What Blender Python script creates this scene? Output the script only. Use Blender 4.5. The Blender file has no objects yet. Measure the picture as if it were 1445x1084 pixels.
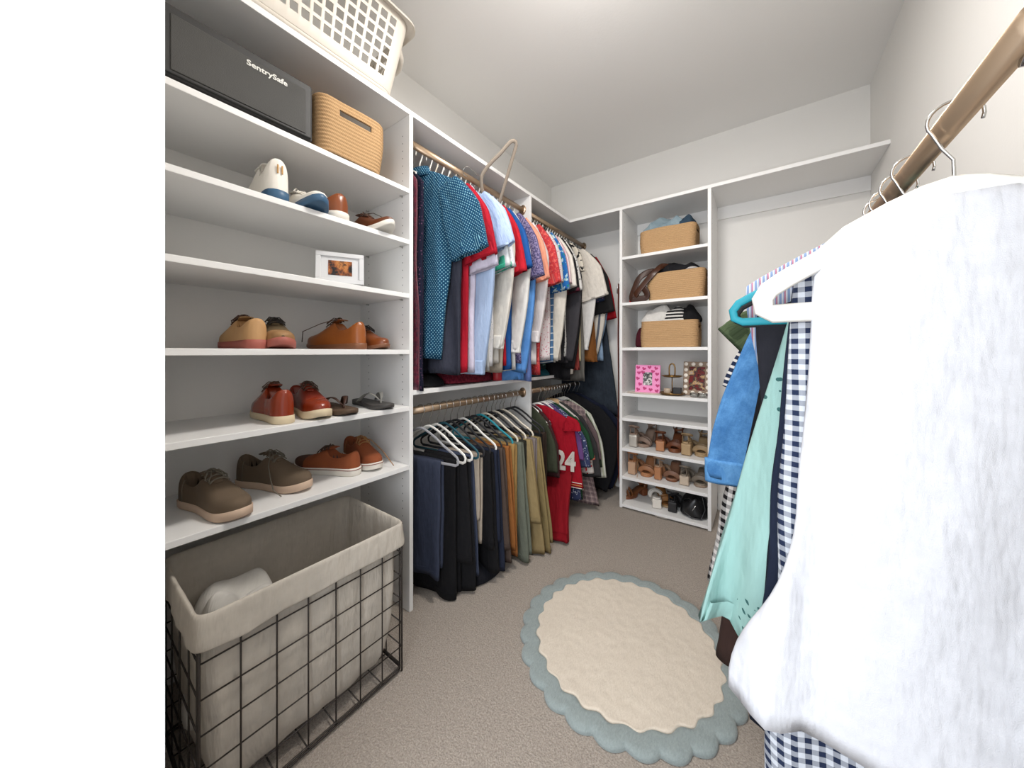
import bpy, bmesh, math, random
from mathutils import Vector, Matrix, noise

S = bpy.context.scene
COL = S.collection
random.seed(7)
PI = math.pi
R = math.radians

# ------------------------------------------------------------------ camera, light, exposure
CAM_H = 1.10
cam_data = bpy.data.cameras.new('camera')
cam_data.sensor_fit = 'HORIZONTAL'
cam_data.sensor_width = 36.0
cam_data.lens = 482.0 / 1445.0 * 36.0
cam_data.shift_y = -45.0 / 1445.0
cam_data.clip_start = 0.02
cam = bpy.data.objects.new('camera', cam_data)
COL.objects.link(cam)
cam.location = (0, 0, CAM_H)
cam.rotation_euler = (R(90), 0, R(36.18))
S.camera = cam

W = bpy.data.worlds.new('world')
S.world = W
W.use_nodes = True
W.node_tree.nodes['Background'].inputs[0].default_value = (0.80, 0.88, 1.0, 1)
W.node_tree.nodes['Background'].inputs[1].default_value = 0.9

def area(name, loc, rot, sx, sy, power, color):
    l = bpy.data.lights.new(name, 'AREA')
    l.shape = 'RECTANGLE'; l.size = sx; l.size_y = sy; l.energy = power; l.color = color
    o = bpy.data.objects.new(name, l); COL.objects.link(o)
    o.location = loc; o.rotation_euler = rot
    return o
# daylight of the bedroom coming in through the closet door behind the camera
area('bedroom_daylight', (-0.15, -0.85, 1.35), (R(90), 0, 0), 1.3, 1.7, 31, (0.93, 0.96, 1.0))
# bulbs of the ceiling lamp, shining down through its dome and a little onto the ceiling
pl = bpy.data.lights.new('ceiling_bulb', 'AREA')
pl.shape = 'DISK'; pl.size = 0.28; pl.energy = 14; pl.color = (1.0, 0.962, 0.915)
po = bpy.data.objects.new('ceiling_bulb', pl); COL.objects.link(po); po.location = (-0.40, 1.00, 2.535)
pl2 = bpy.data.lights.new('ceiling_glow', 'POINT')
pl2.energy = 5.5; pl2.color = (1.0, 0.962, 0.915); pl2.shadow_soft_size = 0.10
po2 = bpy.data.objects.new('ceiling_glow', pl2); COL.objects.link(po2); po2.location = (-0.40, 1.00, 2.38)

S.view_settings.view_transform = 'Standard'
S.view_settings.look = 'None'
S.view_settings.exposure = 0.58
S.view_settings.gamma = 1.0
S.view_settings.use_curve_mapping = False

# ------------------------------------------------------------------ object helpers
def lin(c):
    if isinstance(c, str):
        c = tuple(int(c[i:i+2], 16) / 255 for i in (0, 2, 4))
    return tuple((x / 12.92 if x <= 0.04045 else ((x + 0.055) / 1.055) ** 2.4) for x in c) + (1.0,)

class MB:
    """collects vertices, faces, uv and material slots of ONE mesh"""
    def __init__(s): s.v = []; s.f = []; s.uv = []; s.mi = []
    def add(s, vs, fs, uvs=None, mi=0):
        b = len(s.v)
        s.v += [tuple(v) for v in vs]
        s.uv += list(uvs) if uvs else [(v[0] + v[1], v[2]) for v in vs]
        for f in fs:
            s.f.append(tuple(b + i for i in f)); s.mi.append(mi)
        return s
    def box(s, x0, x1, y0, y1, z0, z1, mi=0):
        vs = [(x, y, z) for z in (z0, z1) for y in (y0, y1) for x in (x0, x1)]
        return s.add(vs, [(0, 2, 3, 1), (4, 5, 7, 6), (0, 1, 5, 4), (2, 6, 7, 3), (0, 4, 6, 2), (1, 3, 7, 5)], None, mi)
    def loft(s, rings, closed=True, cap0=False, cap1=False, uvs=None, mi=0, mif=None):
        n = len(rings[0]); vs = [p for r in rings for p in r]; fs = []; ms = []
        for i in range(len(rings) - 1):
            for j in range(n if closed else n - 1):
                k = (j + 1) % n
                fs.append((i*n + j, i*n + k, (i+1)*n + k, (i+1)*n + j)); ms.append(mif(i, j) if mif else mi)
        if cap0: fs.append(tuple(range(n - 1, -1, -1))); ms.append(mi)
        if cap1: fs.append(tuple((len(rings) - 1)*n + j for j in range(n))); ms.append(mi)
        b = len(s.v)
        s.v += [tuple(v) for v in vs]
        s.uv += [q for r in uvs for q in r] if uvs else [(v[0] + v[1], v[2]) for v in vs]
        for f, m in zip(fs, ms): s.f.append(tuple(b + i for i in f)); s.mi.append(m)
        return s
    def sweep(s, path, r, n=8, closed=False, up=(0, 1, 0), mi=0, caps=True):
        """tube along a path; r = radius, (ra, rb) half sizes (side, up) or a list per point"""
        P = [Vector(p) for p in path]; m = len(P); rings = []; upv = Vector(up)
        for i in range(m):
            a = P[(i - 1) % m] if closed or i > 0 else P[i]
            b = P[(i + 1) % m] if closed or i < m - 1 else P[i]
            t = (b - a).normalized()
            x = upv.cross(t)
            if x.length < 1e-4: x = Vector((1, 0.01, 0)).cross(t)
            x.normalize(); y = t.cross(x).normalized()
            rr = r[i] if isinstance(r, list) else r
            ra, rb = rr if isinstance(rr, tuple) else (rr, rr)
            rings.append([P[i] + x * (math.cos(q) * ra) + y * (math.sin(q) * rb) for q in [2*PI*j/n for j in range(n)]])
        if closed: rings.append(rings[0])
        return s.loft(rings, True, caps and not closed, caps and not closed, mi=mi)
    def build(s, name, mats, parent=None, smooth=True, mods=None):
        me = bpy.data.meshes.new(name)
        me.from_pydata(s.v, [], s.f)
        ul = me.uv_layers.new(name='UVMap')
        li = [0] * len(me.loops); me.loops.foreach_get('vertex_index', li)
        flat = []
        for i in li: flat += [float(s.uv[i][0]), float(s.uv[i][1])]
        ul.data.foreach_set('uv', flat)
        for m in (mats if isinstance(mats, (list, tuple)) else [mats]): me.materials.append(m)
        me.polygons.foreach_set('material_index', s.mi)
        if smooth: me.polygons.foreach_set('use_smooth', [True] * len(me.polygons))
        me.update()
        bm = bmesh.new(); bm.from_mesh(me); bmesh.ops.recalc_face_normals(bm, faces=bm.faces); bm.to_mesh(me); bm.free()
        o = bpy.data.objects.new(name, me); COL.objects.link(o)
        if parent: o.parent = parent
        for k in (mods or []):
            if k[0] == 'bevel':
                md = o.modifiers.new('bevel', 'BEVEL'); md.width = k[1]; md.segments = k[2]; md.limit_method = 'ANGLE'; md.angle_limit = R(40)
            elif k[0] == 'solid':
                md = o.modifiers.new('solid', 'SOLIDIFY'); md.thickness = k[1]; md.offset = k[2]
            elif k[0] == 'sub':
                md = o.modifiers.new('sub', 'SUBSURF'); md.levels = k[1]; md.render_levels = k[1]
        return o

def tag(o, label=None, cat=None, group=None, kind=None):
    if label: o['label'] = label
    if cat: o['category'] = cat
    if group: o['group'] = group
    if kind: o['kind'] = kind
    return o
def thing(name, label, cat, loc=(0, 0, 0), rz=0.0, group=None):
    o = bpy.data.objects.new(name, None); COL.objects.link(o)
    o.empty_display_size = 0.05
    o.location = loc; o.rotation_euler = (0, 0, rz)
    return tag(o, label, cat, group)

def rbox(x0, x1, y0, y1, z0, z1, name, m, parent=None, bev=0.002, seg=2):
    return MB().box(x0, x1, y0, y1, z0, z1).build(name, m, parent, smooth=False, mods=[('bevel', bev, seg)] if bev else None)

def arc(cx, cz, r, a0, a1, n, y=0.0):
    return [(cx + r*math.cos(R(a0 + (a1 - a0)*i/n)), y, cz + r*math.sin(R(a0 + (a1 - a0)*i/n))) for i in range(n + 1)]
def nz(x, y, z=0.0): return noise.noise(Vector((x, y, z)))

def text_mesh(body, size, name, m, parent, mat4, depth=0.001, bold=0.0):
    cu = bpy.data.curves.new(name, 'FONT'); cu.body = body; cu.size = size; cu.extrude = depth
    cu.align_x = 'CENTER'; cu.align_y = 'CENTER'; cu.offset = bold; cu.resolution_u = 3
    tmp = bpy.data.objects.new(name + '_tmp', cu); COL.objects.link(tmp)
    dg = bpy.context.evaluated_depsgraph_get()
    me = bpy.data.meshes.new_from_object(tmp.evaluated_get(dg))
    bpy.data.objects.remove(tmp)
    me.materials.clear(); me.materials.append(m)
    o = bpy.data.objects.new(name, me); COL.objects.link(o)
    o.parent = parent; o.matrix_local = mat4
    return o

# ------------------------------------------------------------------ materials
class NT:
    def __init__(s, name):
        s.m = bpy.data.materials.new(name); s.m.use_nodes = True
        s.t = s.m.node_tree; s.b = s.t.nodes['Principled BSDF']
    def n(s, typ, **kw):
        o = s.t.nodes.new(typ)
        for k, v in kw.items():
            setattr(o, k, v)
        return o
    def link(s, a, b): s.t.links.new(a, b)
    def math(s, op, a, b=None, c=None):
        o = s.n('ShaderNodeMath', operation=op)
        for i, x in enumerate((a, b, c)):
            if x is None: continue
            if isinstance(x, (int, float)): o.inputs[i].default_value = x
            else: s.link(x, o.inputs[i])
        return o.outputs[0]
    def mix(s, f, a, b, blend='MIX'):
        o = s.n('ShaderNodeMix', data_type='RGBA', blend_type=blend)
        for i, x in ((0, f), (6, a), (7, b)):
            if isinstance(x, (int, float)): o.inputs[i].default_value = x
            elif isinstance(x, tuple): o.inputs[i].default_value = x
            else: s.link(x, o.inputs[i])
        return o.outputs[2]
    def uv(s):
        c = s.n('ShaderNodeUVMap', uv_map='UVMap')
        return c.outputs[0]
    def obj(s):
        return s.n('ShaderNodeTexCoord').outputs['Object']
    def noise(s, vec, scale, detail=3.0, rough=0.5):
        o = s.n('ShaderNodeTexNoise'); s.link(vec, o.inputs['Vector'])
        o.inputs['Scale'].default_value = scale; o.inputs['Detail'].default_value = detail; o.inputs['Roughness'].default_value = rough
        return o.outputs[0]
    def voro(s, vec, scale, out=0):
        o = s.n('ShaderNodeTexVoronoi'); s.link(vec, o.inputs['Vector']); o.inputs['Scale'].default_value = scale
        return o.outputs[out]
    def bump(s, h, strength, dist):
        o = s.n('ShaderNodeBump'); o.inputs['Strength'].default_value = strength; o.inputs['Distance'].default_value = dist
        s.link(h, o.inputs['Height']); s.link(o.outputs[0], s.b.inputs['Normal'])
    def finish(s, col, rough=0.6, metal=0.0, spec=0.4, sheen=0.0):
        if isinstance(col, tuple): s.b.inputs['Base Color'].default_value = col
        else: s.link(col, s.b.inputs['Base Color'])
        s.b.inputs['Roughness'].default_value = rough
        s.b.inputs['Metallic'].default_value = metal
        s.b.inputs['Specular IOR Level'].default_value = spec
        if sheen: s.b.inputs['Sheen Weight'].default_value = sheen
        return s.m

def paint(name, c, rough=0.55, bump=0.0, scale=180, spec=0.4, metal=0.0, var=0.03):
    t = NT(name); o = t.obj()
    nn = t.noise(o, 6.0)
    col = t.mix(t.math('MULTIPLY', nn, var), lin(c), lin('ffffff'))
    if bump:
        t.bump(t.noise(o, scale, 2.0), bump, 0.002)
    return t.finish(col, rough, metal, spec)

_fab = {}
def fabric(base, pat=None, c2='ffffff', c3=None, s=0.02, d=0.4, rough=0.85, sheen=0.0):
    key = (base, pat, c2, c3, s, d)
    if key in _fab: return _fab[key]
    t = NT('cloth_%s_%s' % (pat or 'plain', base)); uv = t.uv()
    dk = lambda c: tuple(x * 0.80 for x in lin(c)[:3]) + (1.0,)
    A, B = dk(base), dk(c2)
    sep = t.n('ShaderNodeSeparateXYZ'); t.link(uv, sep.inputs[0]); u, v = sep.outputs[0], sep.outputs[1]
    def band(x, per, duty, off=0.0):
        f = t.math('FRACT', t.math('ADD', t.math('DIVIDE', x, per), 50.0 + off))
        return t.math('LESS_THAN', f, duty)
    def dots(off):
        fu = t.math('SUBTRACT', t.math('FRACT', t.math('ADD', t.math('DIVIDE', u, s), 50 + off)), 0.5)
        fv = t.math('SUBTRACT', t.math('FRACT', t.math('ADD', t.math('DIVIDE', v, s * 1.2), 50 + off)), 0.5)
        return t.math('LESS_THAN', t.math('ADD', t.math('MULTIPLY', fu, fu), t.math('MULTIPLY', fv, fv)), d * d)
    col = A
    if pat == 'dots':
        col = t.mix(t.math('MAXIMUM', dots(0.0), dots(0.5)), A, B)
    elif pat == 'hstripe': col = t.mix(band(v, s, d), A, B)
    elif pat == 'vstripe':
        col = t.mix(band(u, s, d), A, B)
        if c3: col = t.mix(band(u, s * 2, d * 0.5, 0.3), col, lin(c3))
    elif pat == 'gingham':
        k = t.math('MULTIPLY', t.math('ADD', band(u, s, 0.5), band(v, s, 0.5)), 0.5)
        col = t.mix(k, B, A)
    elif pat == 'plaid':
        col = t.mix(t.math('MULTIPLY', band(u, s, 0.35), 0.6), A, B)
        col = t.mix(t.math('MULTIPLY', band(v, s * 1.1, 0.35), 0.6), col, B)
        col = t.mix(band(u, s, 0.06, 0.4), col, lin(c3 or 'ffffff'))
        col = t.mix(band(v, s * 1.1, 0.06, 0.4), col, lin(c3 or 'ffffff'))
    elif pat == 'speckle':
        col = t.mix(t.math('LESS_THAN', t.voro(uv, 1.0 / s), d), A, B)
    elif pat == 'floral':
        n1 = t.noise(uv, 1.0 / s, 2.0, 0.6)
        col = t.mix(t.math('GREATER_THAN', n1, 1.0 - d), A, B)
        if c3: col = t.mix(t.math('LESS_THAN', t.noise(uv, 1.7 / s, 2.0), 0.38), col, lin(c3))
    elif pat == 'denim':
        n1 = t.noise(uv, 14.0, 6.0, 0.75)
        col = t.mix(t.math('MINIMUM', t.math('MULTIPLY', t.math('MULTIPLY', n1, n1), 2.6), 1.0), A, B)
        col = t.mix(t.math('MULTIPLY', t.noise(uv, 420.0, 1.0), 0.35), col, lin('ffffff'), 'OVERLAY')
    elif pat == 'eyelet':
        w = t.voro(uv, 9.0, 0)
        near = t.math('LESS_THAN', w, 0.42)
        holes = t.math('LESS_THAN', t.voro(uv, 75.0), 0.28)
        col = t.mix(t.math('MULTIPLY', near, holes), A, B)
    else:
        col = t.mix(t.noise(uv, 40.0, 3.0), tuple(x * .88 for x in A[:3]) + (1,), tuple(min(1, x * 1.14 + .001) for x in A[:3]) + (1,))
    mp = t.n('ShaderNodeMapping'); t.link(uv, mp.inputs[0]); mp.inputs['Scale'].default_value = (1.0, 0.28, 1.0)
    wr = t.noise(mp.outputs[0], 26.0, 3.0, 0.55)
    t.bump(t.math('ADD', t.math('MULTIPLY', t.noise(uv, 900.0, 2.0), 0.05), wr), 0.7, 0.016)
    m = t.finish(col, rough, 0.0, 0.2, sheen)
    _fab[key] = m
    return m

def leather(name, c, c2=None, rough=0.38):
    t = NT(name); o = t.obj()
    col = t.mix(t.noise(o, 14.0, 4.0), lin(c), lin(c2 or c))
    t.bump(t.voro(o, 320.0), 0.15, 0.0008)
    return t.finish(col, rough, 0.0, 0.5)

M_wall = paint('wall_paint', 'e4e2de', 0.75, 0.12, 140, 0.2)
M_ceil = paint('ceiling_paint', 'ebe9e6', 0.85, 0.2, 90, 0.15)
M_trim = paint('trim_paint', 'efeeea', 0.4)
M_mel = paint('white_melamine', 'e8e7e5', 0.42, 0.04, 300)
M_hole = paint('pin_hole_dark', '5b5954', 0.8)
M_pin = paint('shelf_pin_metal', 'b9b9b6', 0.3, metal=1.0)
M_rod = paint('champagne_rod', 'b39a80', 0.32, metal=0.85)
M_chrome = paint('chrome', 'cfcfcd', 0.18, metal=1.0)
M_wire = paint('hook_wire', 'c4c2be', 0.25, metal=1.0)
M_bwire = paint('bronze_wire', '2c241e', 0.5, metal=0.4)
M_hw = paint('hanger_white', 'ece9e2', 0.45)
M_hcream = paint('hanger_cream', 'd9cfbd', 0.6)
M_hblack = paint('hanger_black', '17161a', 0.7)
M_hgrey = paint('hanger_grey', '9a9a9e', 0.75)
M_hteal = paint('hanger_teal', '0d8b9b', 0.6)
M_hdteal = paint('hanger_dark_teal', '0f4a57', 0.6)
M_htaupe = paint('hanger_taupe', '8f8376', 0.8)
M_safe = paint('safe_plastic', '1b1a19', 0.55, 0.15, 400)
M_safep = paint('safe_panel', '33322f', 0.65, 0.35, 500)
M_plastic = paint('basket_plastic', 'd8d0c4', 0.45)
M_gold = paint('antique_gold', '8c6a35', 0.35, metal=0.8)
M_black = paint('matte_black', '141416', 0.5)
M_white = paint('soft_white', 'eeebe6', 0.6)
M_rope = None

def rope():
    t = NT('jute_rope'); o = t.obj()
    col = t.mix(t.noise(o, 260.0, 2.0), lin('a27d56'), lin('c8a67c'))
    w = t.n('ShaderNodeTexWave', wave_type='BANDS', bands_direction='DIAGONAL'); t.link(o, w.inputs['Vector'])
    w.inputs['Scale'].default_value = 60.0; w.inputs['Distortion'].default_value = 2.0
    t.bump(w.outputs['Fac'], 0.3, 0.001)
    return t.finish(col, 0.85, 0, 0.2)
M_rope = rope()

def carpet():
    t = NT('grey_beige_carpet'); o = t.obj()
    a = t.noise(o, 3.0, 3.0); b = t.noise(o, 190.0, 3.0, 0.75); c = t.noise(o, 55.0, 4.0, 0.65)
    def sharp(x, k): return t.math('MINIMUM', t.math('MAXIMUM', t.math('ADD', t.math('MULTIPLY', t.math('SUBTRACT', x, .5), k), .5), 0.0), 1.0)
    bs, cs = sharp(b, 2.6), sharp(c, 2.4)
    col = t.mix(bs, lin('7a6d62'), lin('d0c4b7'))
    col = t.mix(t.math('MULTIPLY', cs, 0.5), col, lin('9b9085'))
    col = t.mix(t.math('MULTIPLY', a, 0.3), col, lin('b3a69a'))
    h = t.math('ADD', t.math('MULTIPLY', bs, 0.6), t.math('MULTIPLY', cs, 0.7))
    t.bump(h, 0.7, 0.008)
    return t.finish(col, 0.95, 0, 0.1, 0.2)
M_carpet = carpet()

def pile(name, c1, c2):
    t = NT(name); o = t.obj()
    mp = t.n('ShaderNodeMapping'); t.link(o, mp.inputs[0]); mp.inputs['Rotation'].default_value = (0, 0, R(35)); mp.inputs['Scale'].default_value = (1.0, 0.4, 1)
    b = t.noise(mp.outputs[0], 230.0, 4.0, 0.7); a = t.noise(mp.outputs[0], 42.0, 4.0, .6)
    col = t.mix(b, lin(c1), lin(c2)); col = t.mix(t.math('MULTIPLY', a, 0.4), col, lin(c1))
    t.bump(t.math('ADD', t.math('MULTIPLY', b, 0.5), t.math('MULTIPLY', a, 0.6)), 0.6, 0.007)
    return t.finish(col, 0.95, 0, 0.1, 0.3)
M_cream = pile('cream_pile', 'c2b4a2', 'e6dccd')
M_bluegrey = pile('blue_grey_pile', '75807f', 'aab3b1')

def picture(name, cols, scale, seed):
    t = NT(name); o = t.obj()
    mp = t.n('ShaderNodeMapping'); t.link(o, mp.inputs[0]); mp.inputs['Location'].default_value = (seed, seed * 2, seed)
    n1 = t.noise(mp.outputs[0], scale, 3.0, 0.6)
    r = t.n('ShaderNodeValToRGB'); t.link(n1, r.inputs[0])
    e = r.color_ramp.elements
    e[0].position = 0.3; e[0].color = lin(cols[0]); e[1].position = 0.7; e[1].color = lin(cols[-1])
    for i, c in enumerate(cols[1:-1]):
        q = e.new(0.3 + 0.4 * (i + 1) / (len(cols) - 1)); q.color = lin(c)
    return t.finish(r.outputs[0], 0.25)
# ------------------------------------------------------------------ the room
XL, XR, YB, YF, ZC = -1.58, 0.50, 2.78, 0.10, 2.63
def struct(name, mb, m, **k):
    o = mb.build(name, m, None, smooth=False, **k); o['kind'] = 'structure'; return o
struct('floor', MB().box(XL - .1, XR + .1, -1.2, YB + .1, -0.05, 0.0), M_carpet)
struct('ceiling', MB().box(XL - .1, XR + .1, -0.06, YB + .1, ZC, ZC + 0.05), M_ceil)
struct('wall_left', MB().box(XL - .1, XL, -0.06, YB + .1, 0, ZC), M_wall)
struct('wall_back', MB().box(XL, XR, YB, YB + .1, 0, ZC), M_wall)
struct('wall_right', MB().box(XR, XR + .1, -0.06, YB + .1, 0, ZC), M_wall)
DX0, DX1, DZ = -0.68, 0.13, 2.03
struct('wall_front', MB().box(XL, DX0 - .018, -0.06, YF, 0, ZC).box(DX1 + .018, XR, -0.06, YF, 0, ZC).box(DX0 - .018, DX1 + .018, -0.06, YF, DZ + .018, ZC), M_wall)
struct('trim_1', MB().box(DX0 - .018, DX0, -0.06, YF, 0, DZ).box(DX1, DX1 + .018, -0.06, YF, 0, DZ).box(DX0 - .018, DX1 + .018, -0.06, YF, DZ, DZ + .018), M_trim)
struct('baseboard_back', MB().box(-1.56, -0.815, YB - .014, YB, 0, .12).box(-0.245, XR, YB - .014, YB, 0, .12), M_trim)
struct('baseboard_left', MB().box(XL, XL + .014, .93, 1.835, 0, .12).box(XL, XL + .014, 1.858, YB, 0, .12), M_trim)
struct('baseboard_right', MB().box(XR - .014, XR, YF, YB, 0, .12), M_trim)

# ceiling lamp (just above the picture)
lamp = thing('ceiling_light', 'round flush ceiling lamp with a frosted dome over the carpet', 'lamp', (-0.40, 1.00, ZC))
MB().loft([[(r*math.cos(2*PI*j/32), r*math.sin(2*PI*j/32), z) for j in range(32)] for r, z in ((.16, 0), (.16, -.022), (.15, -.026))], True, True, True).build('base', M_chrome, lamp)
tl = NT('frosted_glass_lit'); tl.b.inputs['Emission Color'].default_value = (1, .95, .88, 1); tl.b.inputs['Emission Strength'].default_value = 2.0
M_dome = tl.finish(lin('f5efe4'), 0.4)
MB().loft([[(max(r, .001)*math.cos(2*PI*j/32), max(r, .001)*math.sin(2*PI*j/32), z) for j in range(32)] for r, z in [(.148*math.cos(R(a)), -.027 - .06*math.sin(R(a))) for a in range(0, 91, 10)]], True, False, True).build('dome_shade', M_dome, lamp)

# ------------------------------------------------------------------ closet shelving
XF, YT = -1.20, 2.40          # front planes of the left and of the back units
ZT0, ZT1 = 2.104, 2.125
tp = tag(MB().build('top_shelf', M_mel) if False else rbox(XL, XF, .115, YB, ZT0, ZT1, 'top_shelf', M_mel, None, .0015),
         'long white top shelf running over the shoe shelves and the hanging shirts', 'shelf')
tag(rbox(XF, XR, YT, YB, ZT0, ZT1, 'top_shelf', M_mel, None, .0015), 'white top shelf along the back wall above the basket cubbies', 'shelf')

def pins(parent, face_axis, c, a_list, z0, z1, sgn):
    """rows of small shelf pin holes bored in a side panel"""
    mb = MB(); z = z0
    while z < z1:
        for a in a_list:
            n = 6; r = .0027
            pts = [(a + r*math.cos(2*PI*j/n), z + r*math.sin(2*PI*j/n)) for j in range(n)]
            vs = [((p, c + sgn*.0004, q) if face_axis == 'y' else (c + sgn*.0004, p, q)) for p, q in pts]
            mb.add(vs, [tuple(range(n))])
        z += .032
    mb.build('pin_holes', M_hole, parent, smooth=False)

tw = thing('shelving_tower', 'tall white shoe shelving beside the hanging shirts, wire hamper at its foot', 'shelving', (XL, .52, 0))
def L(o, t): o.location = Vector(o.location) - Vector(t.location); return o
def part_box(x0, x1, y0, y1, z0, z1, name, m, t, bev=.0015):
    return L(rbox(x0, x1, y0, y1, z0, z1, name, m, t, bev), t)
part_box(XL, XF, .115, .134, 0, ZT0, 'side_panel', M_mel, tw)
pr = part_box(XL, XF, .908, .927, 0, ZT0, 'side_panel', M_mel, tw)
pins(pr, 'y', .908, (XF - .047, XL + .075), .30, 2.06, -1)
LEFT_SHELVES = (1.79, 1.574, 1.347, 1.110, .871, .623)
for z in LEFT_SHELVES:
    sh = part_box(XL, XF - .001, .134, .908, z - .019, z, 'shelf', M_mel, tw)
    mb = MB()
    for x in (XF - .047, XL + .075):
        mb.sweep([(x, .895, z - .023), (x, .908, z - .023)], .0035, 8)
    mb.build('shelf_pins', M_pin, sh)

def rod(t, x, z, y0, y1, name='closet_rod'):
    mb = MB().sweep([(x, y0 + .004, z), (x, y1 - .004, z)], (.012, .017), 18, up=(0, 0, 1))
    o = L(mb.build(name, M_rod, t), t)
    for ya, yb in ((y0, y0 + .006), (y1 - .006, y1)):
        MB().sweep([(x, ya, z), (x, yb, z)], (.024, .032), 20, up=(0, 0, 1)).build('rod_flange', M_rod, o)
RX, RZU, RZL = -1.255, 2.024, .838
b1 = thing('hanging_bay', 'white hanging section beside the shoe shelves, shirts above and trousers below', 'closet', (XL, 1.38, 0))
part_box(XL, XF - .001, .927, 1.837, .916, .936, 'shelf', M_mel, b1)
part_box(XL, XF, 1.837, 1.856, 0, ZT0, 'side_panel', M_mel, b1)
part_box(XL, XL + .016, .927, 1.837, .80, .916, 'back_rail', M_mel, b1)
rod(b1, RX, RZU, .927, 1.837); rod(b1, RX, RZL, .927, 1.837)
b2 = thing('hanging_bay', 'white corner hanging section with shirts above and coats below', 'closet', (XL, 2.3, 0))
part_box(XL, XF - .001, 1.856, 2.40, .916, .936, 'shelf', M_mel, b2)
rod(b2, RX, RZU, 1.856, YB); rod(b2, RX, RZL, 1.856, YB)

bt = thing('shelving_tower', 'narrow white cubby tower on the back wall with rope baskets and heeled sandals', 'shelving', (-.53, YB, 0))
BX0, BX1 = -.794, -.268
p0 = part_box(BX0 - .019, BX0, YT, YB, .004, ZT0, 'side_panel', M_mel, bt)
p1 = part_box(BX1, BX1 + .019, YT, YB, .004, ZT0, 'side_panel', M_mel, bt)
pins(p0, 'x', BX0, (YT + .05, YB - .07), .30, 2.06, 1)
pins(p1, 'x', BX1 + .019, (YT + .05, YB - .07), .30, 2.06, 1)
BACK_SHELVES = (1.770, 1.447, 1.132, .812, .638, .425, .228, .032)
for z in BACK_SHELVES:
    part_box(BX0, BX1, YT + .001, YB, z - .020, z, 'shelf', M_mel, bt)
part_box(BX0, BX1, YB - .016, YB, 2.02, ZT0, 'back_rail', M_mel, bt)
part_box(-.57, -.50, YT - .001, YT + .004, .006, .013, 'edge_tab', paint('grey_tab', '9b958c', .6), bt, 0)
rr = thing('closet_rod', 'metal clothes rod along the right wall under the coloured dresses', 'rod', (.19, 1.4, 1.385))
L(MB().sweep([(.19, .50, 1.385), (.19, YB - .004, 1.385)], (.012, .017), 18, up=(0, 0, 1)).build('rod', M_rod, rr), rr)
for y in (.52, 1.55, 2.70):
    L(MB().sweep([(.19, y, 1.366), (.30, y, 1.35), (XR - .01, y, 1.43)], .008, 10).box(XR - .008, XR, y - .02, y + .02, 1.38, 1.48).build('bracket', M_chrome, rr), rr)
part_bw = MB().box(BX1 + .019, XR, YB - .014, YB, 2.02, ZT0)
struct('trim_2', part_bw, M_mel)

# ------------------------------------------------------------------ rug
rug = thing('scalloped_rug', 'round cream bath rug with a grey blue scalloped border on the carpet', 'rug', (-.425, 1.30, .001))
def rug_mesh():
    n = 26; A = 520
    def ro(a): return .374 + .020*abs(math.sin(n*a/2 + .4))**.8 + .004*nz(3*math.cos(a), 3*math.sin(a))
    def ri(a): return .326 + .007*math.sin(n*a + .8 - PI/2) + .003*nz(9*math.cos(a), 9*math.sin(a), 4)
    def h(x, y): return .004*nz(x*7, y*7, 1.3) + .0015*nz(x*35, y*35, 2.1)
    angs = [2*PI*j/A for j in range(A)]
    prof = [(1.0, .0), (1.003, .005), (1.0, .011), (.985, .017)]
    rings = [[(ro(a)*k*math.cos(a), ro(a)*k*math.sin(a), z) for a in angs] for k, z in prof]
    for q in (.75, .5, .25, .08):
        rings.append([((ri(a) + (ro(a)*.985 - ri(a))*q)*math.cos(a), (ri(a) + (ro(a)*.985 - ri(a))*q)*math.sin(a),
                       .019 + h(math.cos(a)*ri(a)*(1 + q*.2), math.sin(a)*ri(a)*(1 + q*.2))) for a in angs])
    rings.append([(ri(a)*math.cos(a), ri(a)*math.sin(a), .015) for a in angs])
    MB().loft(rings).build('border', M_bluegrey, rug)
    rings = [[(ri(a)*math.cos(a), ri(a)*math.sin(a), .013) for a in angs], [(ri(a)*.995*math.cos(a), ri(a)*.995*math.sin(a), .019) for a in angs]]
    for i in range(60):
        k = .985*(1 - i/60)
        rings.append([(ri(a)*k*math.cos(a), ri(a)*k*math.sin(a), .020 + h(ri(a)*k*math.cos(a), ri(a)*k*math.sin(a))) for a in angs])
    rings.append([(.001*math.cos(a), .001*math.sin(a), .02) for a in angs])
    MB().loft(rings, cap1=True).build('centre_pile', M_cream, rug)
rug_mesh()

# ------------------------------------------------------------------ wire hamper with liner
hx0, hx1, hy0, hy1 = -1.365, -1.0, .20, .725
hp = thing('laundry_hamper', 'black wire hamper with a cream cloth liner under the shoe shelves', 'hamper', ((hx0 + hx1)/2, (hy0 + hy1)/2, 0))
def rrect(x0, x1, y0, y1, r, z, k=6, m=8):
    """rounded rectangle ring, m points per straight side, k per corner"""
    out = []
    cs = [(x1 - r, y1 - r, 0), (x0 + r, y1 - r, 90), (x0 + r, y0 + r, 180), (x1 - r, y0 + r, 270)]
    for i, (cx, cy, a) in enumerate(cs):
        for j in range(k + 1):
            q = R(a + 90*j/k); out.append((cx + r*math.cos(q), cy + r*math.sin(q), z))
        nx = cs[(i + 1) % 4]; q = R(a + 90); e = (cx + r*math.cos(q), cy + r*math.sin(q)); q2 = R(nx[2]); f = (nx[0] + r*math.cos(q2), nx[1] + r*math.sin(q2))
        for j in range(1, m):
            out.append((e[0] + (f[0] - e[0])*j/m, e[1] + (f[1] - e[1])*j/m, z))
    return out
def wires(name, segs, r=.0021):
    mb = MB()
    for s in segs: mb.sweep(s, r, 6, up=(.3, .2, 1) if abs(s[0][2] - s[-1][2]) < .1 else (0, 1, 0))
    return L(mb.build(name, M_bwire, hp), hp)
zt = .50
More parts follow.
